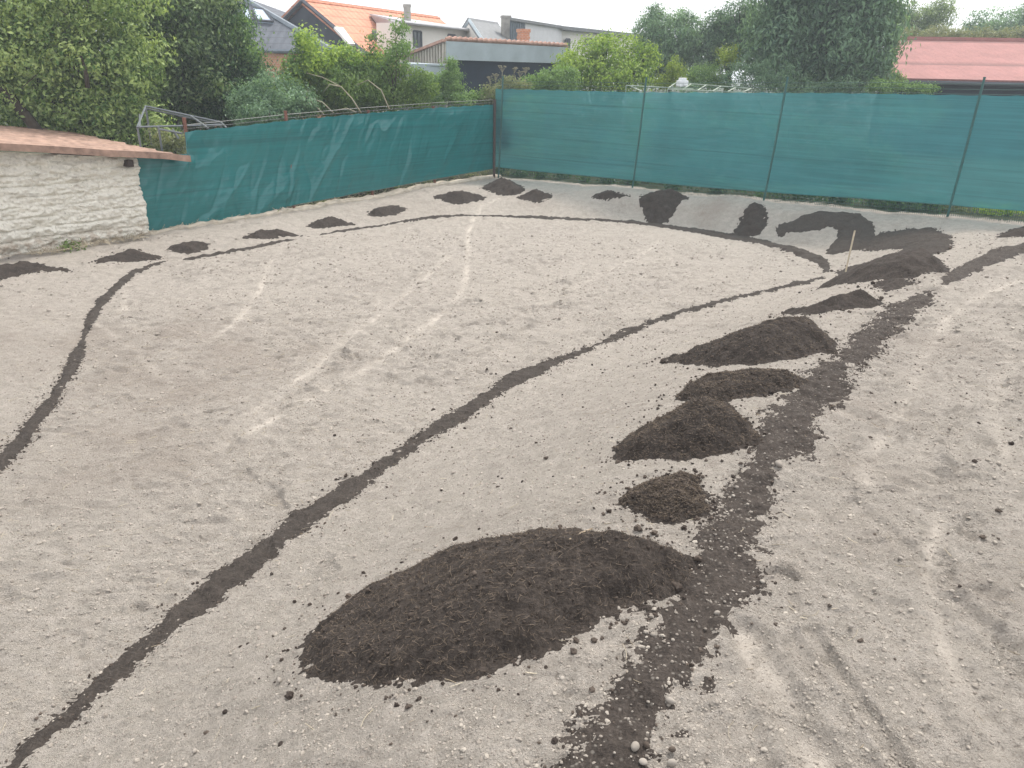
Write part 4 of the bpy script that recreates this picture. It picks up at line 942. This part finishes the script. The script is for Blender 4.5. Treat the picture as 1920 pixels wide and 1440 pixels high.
# brick chimney on the barn row
h6 = thing('brick_chimney', 'orange brick chimney stack standing behind the long barn', 'chimney')
a, b = atY(973, 60, 33), atY(990, 60, 33); w = (b-a)[0]; cc = (a+b)/2; mb = MB(); mb.box([cc[0], 33, (a[2]-.3)/2], w, w, a[2]+.3, .5); mb.build('stack', M['brick'], h6); mb = MB(); mb.box([cc[0], 33, a[2]+.05], w*1.18, w*1.18, .12, .5); mb.box([cc[0], 33, a[2]-.2], w*1.1, w*1.1, .08, .5); mb.build('cap', M['brick'], h6)
# dark barn
h3 = thing('barn', 'long lean-to barn with black front under a blue-grey fascia and ribbed sheet side', 'barn')
a, b = atY(836, 77, 27), atY(1062, 89, 31.2); b[2] = a[2]; fd = (b-a)/np.linalg.norm(b-a); bd = np.array([-fd[1], fd[0], 0]); bd = bd if bd[1] > 0 else -bd
s1 = a+bd*2.35; s1[2] = atY(780, 109, 28.6)[2]; s2 = b+bd*2.35; s2[2] = s1[2]
mb = MB(); wallbox(mb, a-up3*.5+bd*.08, b-up3*.5+bd*.08, -.3, bd*2.1); mb.build('front', M['wall_dark'], h3)
mb = MB(); n = -bd; mb.slab([a+n*.03, b+n*.03, b+n*.03-up3*.56, a+n*.03-up3*.56], .08, n); mb.build('fascia', M['band'], h3)
mb = MB(); mb.slab([a-fd*.02, s1-fd*.02, drop(s1, -.3)-fd*.02, drop(a, -.3)-fd*.02], .06, -fd)
for k in range(16):
    q = a+(s1-a)*(k+.5)/16; mb.tube([q-fd*.06-up3*.04, drop(q, 0)-fd*.06], .035, 4)
mb.build('side_wall', M['corr'], h3)
mb = MB(); quad_ = [a-fd*.15+up3*.06, b+fd*.1+up3*.06, s2+fd*.1+up3*.06, s1-fd*.15+up3*.06]; mb.slab(quad_, .08, up3); rf = mb.build('roof', M['tile_dull'], h3)
mb = MB(); nT = 26
for k in range(nT):
    p, q = a+(b-a)*k/nT+up3*.06, a+(b-a)*(k+.92)/nT+up3*.09; mb.tube([p, q], [.05, .08], 7)
mb.build('ridge_tiles', M['tile_dull'], rf)
sh = thing('low_shed', 'low dark shed with light blue-grey fascia left of the barn', 'shed'); a2, b2 = atY(772, 123, 25.5), atY(835, 127, 26.6); b2[2] = a2[2]; bk = np.array([-.6, 1.2, 0])
mb = MB(); wallbox(mb, a2-up3*.25, b2-up3*.25, -.3, bk); mb.build('wall', M['metal_dark'], sh); mb = MB(); mb.slab([a2+[0, -.06, .02], b2+[0, -.06, .02], b2+[0, -.06, -.26], a2+[0, -.06, -.26]], .05, (0, -1, 0)); mb.build('fascia', M['band'], sh)
mb = MB(); mb.slab([a2+[-.1, -.08, .06], b2+[.1, -.08, .06], b2+bk+[.1, .1, .10], a2+bk+[-.1, .1, .10]], .05, up3); mb.build('roof', M['band'], sh)
# red roof house right
h7 = thing('red_roof_house', 'low dark house with broad plain red roof behind the right screen', 'house')
eL, rL = atY(1643, 140, 29), atY(1680, 75, 33.5); eR, rR = atY(1920, 157, 27.6), atY(1920, 86, 32.8); rR[2] = rL[2]; eR[2] = eL[2] = (eL[2]+eR[2])/2; d1 = eR-eL; eR = eR+d1*.8; rR = rR+(rR-rL)*.8
mb = MB(); quad(mb, [eL, eR, rR, rL], .14); fL = 2*rL-eL; fL[2] = eL[2]; fR = 2*rR-eR; fR[2] = eL[2]; quad(mb, [rL, rR, fR, fL], .14); mb.build('roof', M['tiles_red'], h7)
mb = MB(); wallbox(mb, eL+[.3, .35, -.14], eR+[-.3, .35, -.14], -.3, (rL-eL)*[1.8, 1.8, 0]); mb.build('wall', M['wall_dark'], h7)
mb = MB(); mb.tube([eL-[0, .1, .12], eR-[0, .1, .12]], .07, 6); mb.build('gutter', M['frame_dark'], h7)

# ------------------------------------------------------------------ trees and bushes
def leaves(name, C, Rr, n, size, mat, parent, seed, droop=.2, spread=.16, inner=.25, tone=0.0, aspect=.5, z0=None):
    """n leaves in clumps spread through the lobes C with radii Rr (x,y,z)"""
    r = np.random.default_rng(seed); C = np.array(C); Rr = np.array(Rr); w = (Rr[:, 0]*Rr[:, 2]); w = w/w.sum()
    ncl = max(12, n//34); li = r.choice(len(C), ncl, p=w); d = r.normal(0, 1, (ncl, 3)); d /= np.linalg.norm(d, axis=1)[:, None]
    rad_ = np.where(r.random(ncl) < inner, r.uniform(.2, .75, ncl), r.uniform(.78, 1.12, ncl))
    cc = C[li]+d*Rr[li]*rad_[:, None]; cs = spread*Rr[li].mean(1)*r.uniform(.6, 1.5, ncl); cs = np.clip(cs, size*1.2, size*4.2)
    ct = r.normal(0, .22, ncl)
    ci = r.integers(0, ncl, n); off = r.normal(0, 1, (n, 3)); off[:, 2] *= .75; p = cc[ci]+off*cs[ci][:, None]
    if z0 is not None: p[:, 2] = np.maximum(p[:, 2], z0+.02+.1*r.random(n))
    out = d[ci]*.7+off*.35+np.array([0, 0, .35]); out += r.normal(0, .55, (n, 3)); out /= np.linalg.norm(out, axis=1)[:, None]
    ax = r.normal(0, 1, (n, 3)); ax[:, 2] -= droop*4; ax -= out*(ax*out).sum(1)[:, None]; ax /= np.linalg.norm(ax, axis=1)[:, None]; sd_ = np.cross(out, ax)
    s = size*r.uniform(.6, 1.35, n)[:, None]; a = aspect*.5
    V = np.stack([p-ax*s*.5, p+sd_*s*a-ax*s*.05+out*s*.08, p+ax*s*.55-out*s*.1, p-sd_*s*a-ax*s*.05+out*s*.08], 1)
    Fc = np.arange(n*4).reshape(n, 4); Fc = np.concatenate([Fc[:, [0, 1, 2]], Fc[:, [0, 2, 3]]])
    t = np.clip(.42+tone+ct[ci]+r.normal(0, .16, n)+.12*(off[:, 2]), 0, 1)
    return mk(name, V.reshape(-1, 3), Fc, M[mat], parent, False, {'tint': np.repeat(t, 4)})
SEED = [100]
def plant(name, label, cat, lobes, Y, n, size, mat, group=None, droop=.2, trunk=None, trunk_r=.12, depth=1.0, inner=.25, tone=0., aspect=.5, limbs=True, foliage='crown', spread=.16, extra=None):
    SEED[0] += 1; r = np.random.default_rng(SEED[0]); t = thing(name, label, cat, group); C = []; R_ = []
    for L in lobes:
        Yl = Y+(L[4] if len(L) > 4 else r.uniform(-.5, .5)*min(1.2, L[2]/60)); c = atY(L[0], L[1], Yl); k = np.linalg.norm(c-CAM)/F*.97
        C.append(c); rx, rz = L[2]*k, L[3]*k; R_.append([rx, depth*(rx+rz)/2, rz])
    C = np.array(C); R_ = np.array(R_); cz = C.mean(0)
    if trunk: b = atY(trunk[0], trunk[1], Y+(trunk[2] if len(trunk) > 2 else 0)); 
    else: b = cz.copy()
    g = np.array([b[0], b[1], float(gz(b[0], b[1]))-.1]); lowz = max(C[:, 2].min()-R_[:, 2].mean()*.3, g[2]+.5)
    # crowns reach down to where the fence hides them
    leaves(foliage, C, R_, n, size, mat, t, SEED[0], droop, spread, inner, tone, aspect, z0=g[2])
    if extra: leaves('light_shoots', [atY(e[0], e[1], Y-.4) for e in extra[0]], [[e[2]*Y/F, e[2]*Y/F, e[3]*Y/F] for e in extra[0]], extra[1], size, extra[2], t, SEED[0]+500, .0, .45, .4, .1, aspect)
    mb = MB(); fk = np.array([cz[0]*.4+g[0]*.6, cz[1]*.4+g[1]*.6, max(lowz*.8, g[2]+.4)]); mb.tube([g, (g+fk)/2+r.normal(0, .04, 3), fk], [trunk_r*1.25, trunk_r, trunk_r*.85], 8)
    if limbs:
        for c, q in zip(C, R_):
            e = c+np.array([0, 0, q[2]*.4]); m1 = fk*.6+e*.4+r.normal(0, .08, 3); m2 = fk*.25+e*.75+r.normal(0, .1, 3)
            mb.tube([fk, m1, m2, e], [trunk_r*.6, trunk_r*.42, trunk_r*.25, trunk_r*.07], 5)
            for _ in range(3):
                e2 = c+r.normal(0, .6, 3)*q; mb.tube([m2, (m2+e2)/2+r.normal(0, .05, 3), e2], [trunk_r*.2, trunk_r*.12, trunk_r*.04], 4)
    mb.build('trunk' if limbs else 'stem', M['bark'], t, True); return t
TG = 'garden trees and bushes beyond the fences'
ap = plant('apple_tree', 'big light green fruit tree behind the white shed, filling the top left', 'tree', [(-70, 60, 110, 110), (40, 60, 95, 85), (130, 60, 75, 75), (85, 150, 95, 75), (190, 120, 70, 80), (225, 190, 58, 55), (0, 185, 80, 50), (165, 215, 75, 40), (30, -40, 140, 70), (180, -20, 90, 60), (250, 95, 50, 60), (110, 225, 60, 30), (285, 235, 30, 28), (215, 255, 45, 22), (275, 265, 30, 16)],
      17.5, 76000, .092, 'lf_apple', TG, trunk=(70, 240), trunk_r=.15)
mb = MB(); mb.tube([atY(80, 262, 16.2), atY(55, 225, 16.4), atY(22, 185, 16.6), atY(-10, 150, 16.8)], [.13, .11, .09, .06], 8); mb.build('limb', M['bark'], ap, True); mb = MB(); mb.tube([atY(165, 165, 16.3), atY(162, 140, 16.3), atY(152, 105, 16.4)], [.05, .04, .02], 6); mb.build('limb', M['bark'], ap, True)
plant('olive_green_tree', 'dull olive green tree just right of the big fruit tree', 'tree', [(290, 40, 70, 75), (350, 35, 62, 72), (318, 120, 68, 70), (365, 110, 48, 72), (280, -40, 100, 60), (310, 195, 55, 45), (265, 150, 45, 60), (375, -20, 50, 40)], 20, 34000, .10, 'lf_olive', TG, trunk=(310, 230))
plant('dark_tree', 'very dark ivy-clad tree between the olive tree and the grey roof', 'tree', [(405, 150, 65, 80), (395, 200, 55, 45), (455, 185, 48, 50), (425, 90, 48, 62), (472, 140, 30, 45), (400, 30, 48, 50), (495, 180, 24, 34)], 21, 36000, .085, 'lf_dark', TG, trunk=(430, 240), inner=.35, extra=([(412, 30, 30, 35), (440, 65, 22, 30), (465, 100, 22, 25), (425, 60, 30, 30)], 2600, 'lf_mid'))
plant('shrub', 'grey-green shrub under the dark tree, above the second tarp fence post', 'shrub', [(470, 195, 42, 30), (515, 185, 42, 40), (555, 200, 36, 30), (500, 215, 60, 20)], 17.5, 11000, .06, 'lf_blue', TG, limbs=False, trunk_r=.05, foliage='leaves', tone=.1)
plant('shrub', 'fresh light green leafy shrub in front of the grey tiled roof eave', 'shrub', [(573, 88, 15, 22), (590, 140, 34, 32), (556, 142, 24, 26), (545, 170, 30, 26), (612, 128, 18, 20), (630, 150, 30, 24)], 19.5, 8500, .09, 'lf_mid', TG, foliage='leaves', trunk_r=.05, tone=.25, inner=.2, extra=([(575, 80, 16, 20), (600, 115, 22, 20), (555, 150, 18, 18)], 1500, 'lf_bright'))
plant('shrub', 'tall pale green bush with yellowish tips in front of the orange roof', 'shrub', [(648, 103, 14, 16), (682, 140, 36, 22), (640, 138, 34, 28), (722, 132, 28, 30), (690, 170, 50, 30)], 20, 13000, .085, 'lf_mid', TG, foliage='leaves', trunk_r=.06, tone=.15, inner=.2, extra=([(640, 98, 12, 10), (658, 114, 18, 14), (703, 114, 10, 14), (630, 124, 14, 14)], 1700, 'lf_bright'))
plant('shrub', 'tangled mid green thicket directly above the middle of the tarp fence', 'shrub', [(610, 175, 50, 34), (660, 190, 50, 28), (720, 180, 50, 34), (765, 170, 40, 38), (600, 200, 60, 15), (660, 165, 50, 30), (790, 160, 26, 26)], 19.6, 20000, .065, 'lf_weed', TG, foliage='leaves', limbs=False, trunk_r=.05, tone=-.05)
plant('sapling', 'slim upright sapling in front of the white wing and chimney', 'sapling', [(752, 30, 7, 20), (750, 60, 13, 26), (745, 95, 20, 28), (757, 88, 14, 20), (735, 120, 24, 22), (700, 70, 8, 20), (702, 95, 12, 18)], 19.5, 1500, .075, 'lf_mid', TG, foliage='leaves', trunk_r=.025, inner=.5, spread=.35, tone=.1)
plant('shrub', 'spired mid green bush in front of the dark barn', 'shrub', [(843, 126, 12, 18), (846, 158, 22, 26), (812, 168, 34, 24), (880, 182, 28, 14), (785, 182, 32, 18), (850, 190, 55, 12), (905, 182, 18, 10)], 21.8, 13000, .06, 'lf_mid', TG, foliage='leaves', limbs=False, trunk_r=.05, tone=.05)
wd = plant('tall_weeds', 'pale seeding weeds with flat brown flower heads behind the fence corner', 'weeds', [(925, 172, 18, 16), (950, 163, 14, 16), (915, 188, 20, 8), (975, 165, 16, 12)], 21.5, 3800, .05, 'lf_pale', TG, foliage='leaves', limbs=False, trunk_r=.02, spread=.3)
r1 = np.random.default_rng(9)
for k, (x, y) in enumerate(((942, 127), (964, 129), (930, 142), (919, 146), (975, 136), (985, 130))):
    c = atY(x, y, 21.5+.2*(k % 3)); mb = MB()
    mb.tube([c-[.05, 0, 1.2], c-[0, 0, .12]], .008, 4)
    for j in range(11):
        e = c+np.array([r1.uniform(-.1, .1), r1.uniform(-.1, .1), r1.uniform(0, .05)]); mb.tube([c-[0, 0, .12], e], .004, 3); mb.box(e, .035, .035, .018, r1.random())
    mb.build('flower_head', M['deadwood'], wd)
plant('shrub', 'soft mid green bush between the seeding weeds and the brightest bush', 'shrub', [(1000, 160, 24, 12), (1028, 150, 24, 16), (1058, 148, 24, 20), (1030, 164, 55, 8)], 23, 8000, .06, 'lf_mid', TG, foliage='leaves', limbs=False, trunk_r=.04, tone=.2)
plant('shrub', 'brightest yellow-green bush standing above the right screen', 'shrub', [(1110, 105, 42, 32), (1160, 110, 42, 38), (1200, 122, 30, 34), (1085, 130, 42, 34), (1150, 145, 65, 26), (1090, 200, 60, 45), (1170, 230, 60, 60), (1010, 210, 60, 40), (1060, 270, 90, 40), (1130, 82, 18, 18), (1215, 105, 14, 20), (1070, 110, 16, 16)], 25, 30000, .095, 'lf_bright', TG, foliage='leaves', trunk_r=.06, tone=-.02)
plant('willow_like_tree', 'rounded grey-green tree behind the brightest bush', 'tree', [(1225, 60, 30, 38), (1255, 85, 45, 48), (1288, 68, 28, 34), (1240, 120, 45, 38), (1300, 115, 40, 40), (1215, 85, 25, 30), (1280, 35, 14, 16), (1228, 28, 10, 12)], 31, 26000, .095, 'lf_blue', TG, trunk=(1260, 170), tone=.2, droop=.5)
plant('young_tree', 'loose airy tree with sky gaps left of the largest right tree', 'tree', [(1345, 45, 24, 24), (1375, 45, 30, 32), (1395, 85, 34, 38), (1350, 95, 34, 38), (1400, 25, 20, 22), (1330, 75, 20, 24), (1345, 20, 8, 8), (1410, 50, 25, 30)], 31, 15000, .10, 'lf_blue', TG, trunk=(1370, 170), inner=.15, tone=.05)
plant('drooping_leaf_tree', 'largest dark blue-green tree with long drooping leaves left of the red roof', 'tree', [(1470, 25, 55, 50), (1550, 10, 70, 60), (1615, 35, 55, 55), (1510, 90, 70, 52), (1595, 95, 60, 52), (1450, 85, 42, 52), (1550, 140, 75, 34), (1640, 75, 30, 40), (1510, -50, 80, 50), (1600, -50, 60, 50), (1550, -120, 90, 60), (1460, -100, 50, 50), (1630, -110, 50, 50), (1470, 135, 45, 26), (1625, 135, 30, 26), (1665, 25, 20, 18)], 27, 70000, .17, 'lf_blue', TG, trunk=(1545, 200), trunk_r=.2, droop=.35, aspect=.42, inner=.3, tone=.12)
plant('shrub', 'small dark rounded bush behind the pale slatted frame', 'shrub', [(1320, 143, 32, 18), (1345, 152, 20, 12), (1295, 152, 22, 12)], 25.5, 7500, .05, 'lf_mid', TG, foliage='leaves', limbs=False, trunk_r=.04)
plant('shrub', 'narrow yellow-green upright bush left of the small rounded bush', 'shrub', [(1262, 128, 8, 18), (1272, 140, 14, 14), (1255, 150, 14, 12), (1240, 155, 20, 10)], 25.2, 3200, .06, 'lf_lime', TG, foliage='leaves', limbs=False, trunk_r=.03)
plant('shrub', 'yellow-green sprouting twigs above the small rounded bush', 'shrub', [(1357, 103, 7, 15), (1378, 100, 9, 11), (1365, 112, 16, 10)], 27, 1500, .065, 'lf_lime', TG, foliage='leaves', limbs=False, trunk_r=.03, spread=.4)
plant('shrub', 'long dull bush under the left half of the largest right tree', 'shrub', [(1400, 140, 34, 22), (1440, 145, 34, 22), (1470, 150, 26, 18), (1500, 160, 40, 10), (1580, 162, 50, 8), (1372, 152, 26, 14), (1400, 200, 60, 30), (1500, 210, 60, 30), (1600, 215, 60, 30), (1700, 210, 60, 25), (1300, 190, 60, 25)], 24.5, 20000, .065, 'lf_blue', TG, foliage='leaves', limbs=False, trunk_r=.04, tone=.12)
plant('airy_tree', 'airy brownish green tree behind the left end of the red roof', 'tree', [(1762, 28, 22, 24), (1730, 42, 20, 22), (1700, 22, 22, 18), (1748, 58, 30, 14), (1690, 45, 14, 22), (1770, 10, 14, 10)], 40, 8500, .10, 'lf_olive', TG, trunk=(1745, 80), tone=.15, inner=.15)
plant('far_tree', 'soft rounded tree far behind the right end of the red roof', 'tree', [(1858, 48, 34, 22), (1895, 58, 36, 22), (1925, 40, 26, 24), (1830, 62, 22, 14), (1950, 50, 40, 30)], 44, 11000, .13, 'lf_blue', TG, trunk=(1880, 90), tone=.25)
plant('hedge', 'pale dry-looking hedge showing just above the red roof ridge', 'hedge', [(1700+26*k, 72+2*math.sin(k*2.1), 20, 14) for k in range(11)], 37, 15000, .09, 'lf_pale', TG, foliage='leaves', limbs=False, trunk_r=.05, tone=.05)
plant('creeper', 'green creeper climbing the left edge of the red roof', 'creeper', [(1672, 88, 5, 12), (1663, 108, 6, 14), (1652, 128, 8, 14), (1660, 150, 20, 10), (1680, 147, 14, 6)], 28.3, 3200, .08, 'lf_weed', TG, foliage='leaves', limbs=False, trunk_r=.03)
plant('shrub', 'low mottled bush under the left corner of the red roof', 'shrub', [(1655, 165, 26, 12), (1700, 166, 24, 8), (1735, 168, 20, 6)], 24, 4200, .06, 'lf_mid', TG, foliage='leaves', limbs=False, trunk_r=.03)
plant('shrub', 'large leafy bush showing dark through the middle of the right screen', 'shrub', [(1275, 250, 55, 50), (1380, 265, 75, 50), (1490, 285, 75, 50), (1610, 310, 70, 50), (1280, 320, 60, 40), (1380, 340, 90, 40), (1500, 360, 90, 40), (1680, 360, 60, 35)], 20.5, 22000, .12, 'lf_dark', TG, foliage='leaves', limbs=False, trunk_r=.05)
plant('weed_clump', 'yellowish weeds in the gap between the shed roof and the tarp fence', 'weeds', [(325, 272, 16, 14), (340, 262, 10, 14), (312, 282, 14, 8), (300, 262, 16, 22)], 15.6, 1500, .06, 'lf_pale', TG, foliage='leaves', limbs=False, trunk_r=.02)
# dead arching branches in the thicket
t = thing('dead_branches', 'bare pale arching branches sticking out above the middle of the tarp fence', 'branches')
for k, pts in enumerate([[(677, 212), (660, 185), (640, 163), (605, 145), (575, 137)], [(608, 216), (590, 197), (573, 180), (566, 205)], [(625, 212), (605, 192), (583, 184), (560, 190)], [(668, 211), (650, 203), (630, 206)], [(640, 163), (618, 158), (605, 175)], [(730, 205), (715, 170), (690, 150), (668, 160)]]):
    mb = MB(); mb.tube([atY(x, y, 17.1+.15*k) for x, y in pts], list(np.linspace(.017, .005, len(pts))), 5); mb.build('branch', M['deadwood'], t, True)
# ivy and weeds creeping at the foot of the fences
def strip_leaves(name, label, cat, pts, n, size, mat, seed, hh=.14):
    r = np.random.default_rng(seed); W3 = [ground_at(*p) for p in pts]; C = []; 
    for i in range(len(W3)-1):
        for s_ in np.linspace(0, 1, 7)[:-1]: q = W3[i]*(1-s_)+W3[i+1]*s_; q[2] = float(gz(q[0], q[1]))+hh*.5; C.append(q)
    C = np.array(C); R_ = np.tile([.16, .10, hh*.55], (len(C), 1))*r.uniform(.5, 1.2, (len(C), 1))
    o = leaves(name, C, R_, n, size, mat, None, seed, 0., .5, .4, 0.1, .6); tag(o, label, cat, kind='stuff'); return o
strip_leaves('ivy', 'green ivy leaves creeping under the lower edge of the tarp fence', 'ivy', [(510, 397), (560, 388), (610, 377), (660, 366), (700, 358), (745, 350)], 1500, .07, 'lf_weed', 31, .20)
strip_leaves('weeds', 'sparse weeds under the tarp fence near the corner', 'weeds', [(745, 350), (800, 341), (850, 333)], 260, .05, 'lf_weed', 32, .12)
strip_leaves('weeds', 'pale green weeds at the foot of the right screen by the picture edge', 'weeds', [(1830, 402), (1870, 402), (1920, 406), (1990, 415)], 380, .07, 'lf_bright', 33, .14)
strip_leaves('dry_weeds', 'dry brownish weeds below the right screen beside the last post', 'weeds', [(1740, 394), (1780, 396), (1820, 399)], 420, .05, 'lf_pale', 34, .14)
strip_leaves('dry_weeds', 'dry weeds in the corner where the two fences meet', 'weeds', [(880, 331), (905, 327), (935, 326), (960, 331)], 500, .045, 'lf_pale', 35, .16)
strip_leaves('undergrowth', 'dark low growth just behind the wire mesh under the right screen', 'undergrowth', [(940, 327), (1185, 346), (1430, 369), (1600, 383), (1775, 398)], 5200, .08, 'lf_dark', 37, .22)
strip_leaves('moss', 'tuft of green grass at the foot of the white stone wall', 'grass', [(125, 471), (150, 467)], 160, .05, 'lf_weed', 36, .12)
pp = []
for a_, b_ in (((280, 440), (900, 333)), ((60, 482), (270, 447))):
    for s_ in np.linspace(0, 1, 260): pp.append(ground_at(a_[0]+(b_[0]-a_[0])*s_+r1.normal(0, 6), a_[1]+(b_[1]-a_[1])*s_+r1.normal(0, 2)))
pp = np.array(pp); pp[:, 2] = gz(pp[:, 0], pp[:, 1])+.05
o = slivers('dry_stalks', pp, r1.uniform(.06, .22, len(pp)), r1.uniform(.004, .008, len(pp)), M['straw'], seed=44, lift=.01, tilt=.6); tag(o, 'dry grass stalks along the foot of the left fence and wall', 'dry grass', kind='stuff')
#HAZE
hz = bpy.data.materials.new('haze'); hz.use_nodes = True; nt = hz.node_tree; nt.nodes.clear()
ho = nt.nodes.new('ShaderNodeOutputMaterial'); hv = nt.nodes.new('ShaderNodeVolumePrincipled')
hv.inputs['Color'].default_value = (.84, .93, 1.0, 1); hv.inputs['Density'].default_value = .0024; hv.inputs['Anisotropy'].default_value = .2
nt.links.new(hv.outputs[0], ho.inputs['Volume'])
mb = MB(); mb.box([0, 90, 6.5], 560, 430, 17.0); o = mb.build('haze', hz); tag(o, kind='stuff')
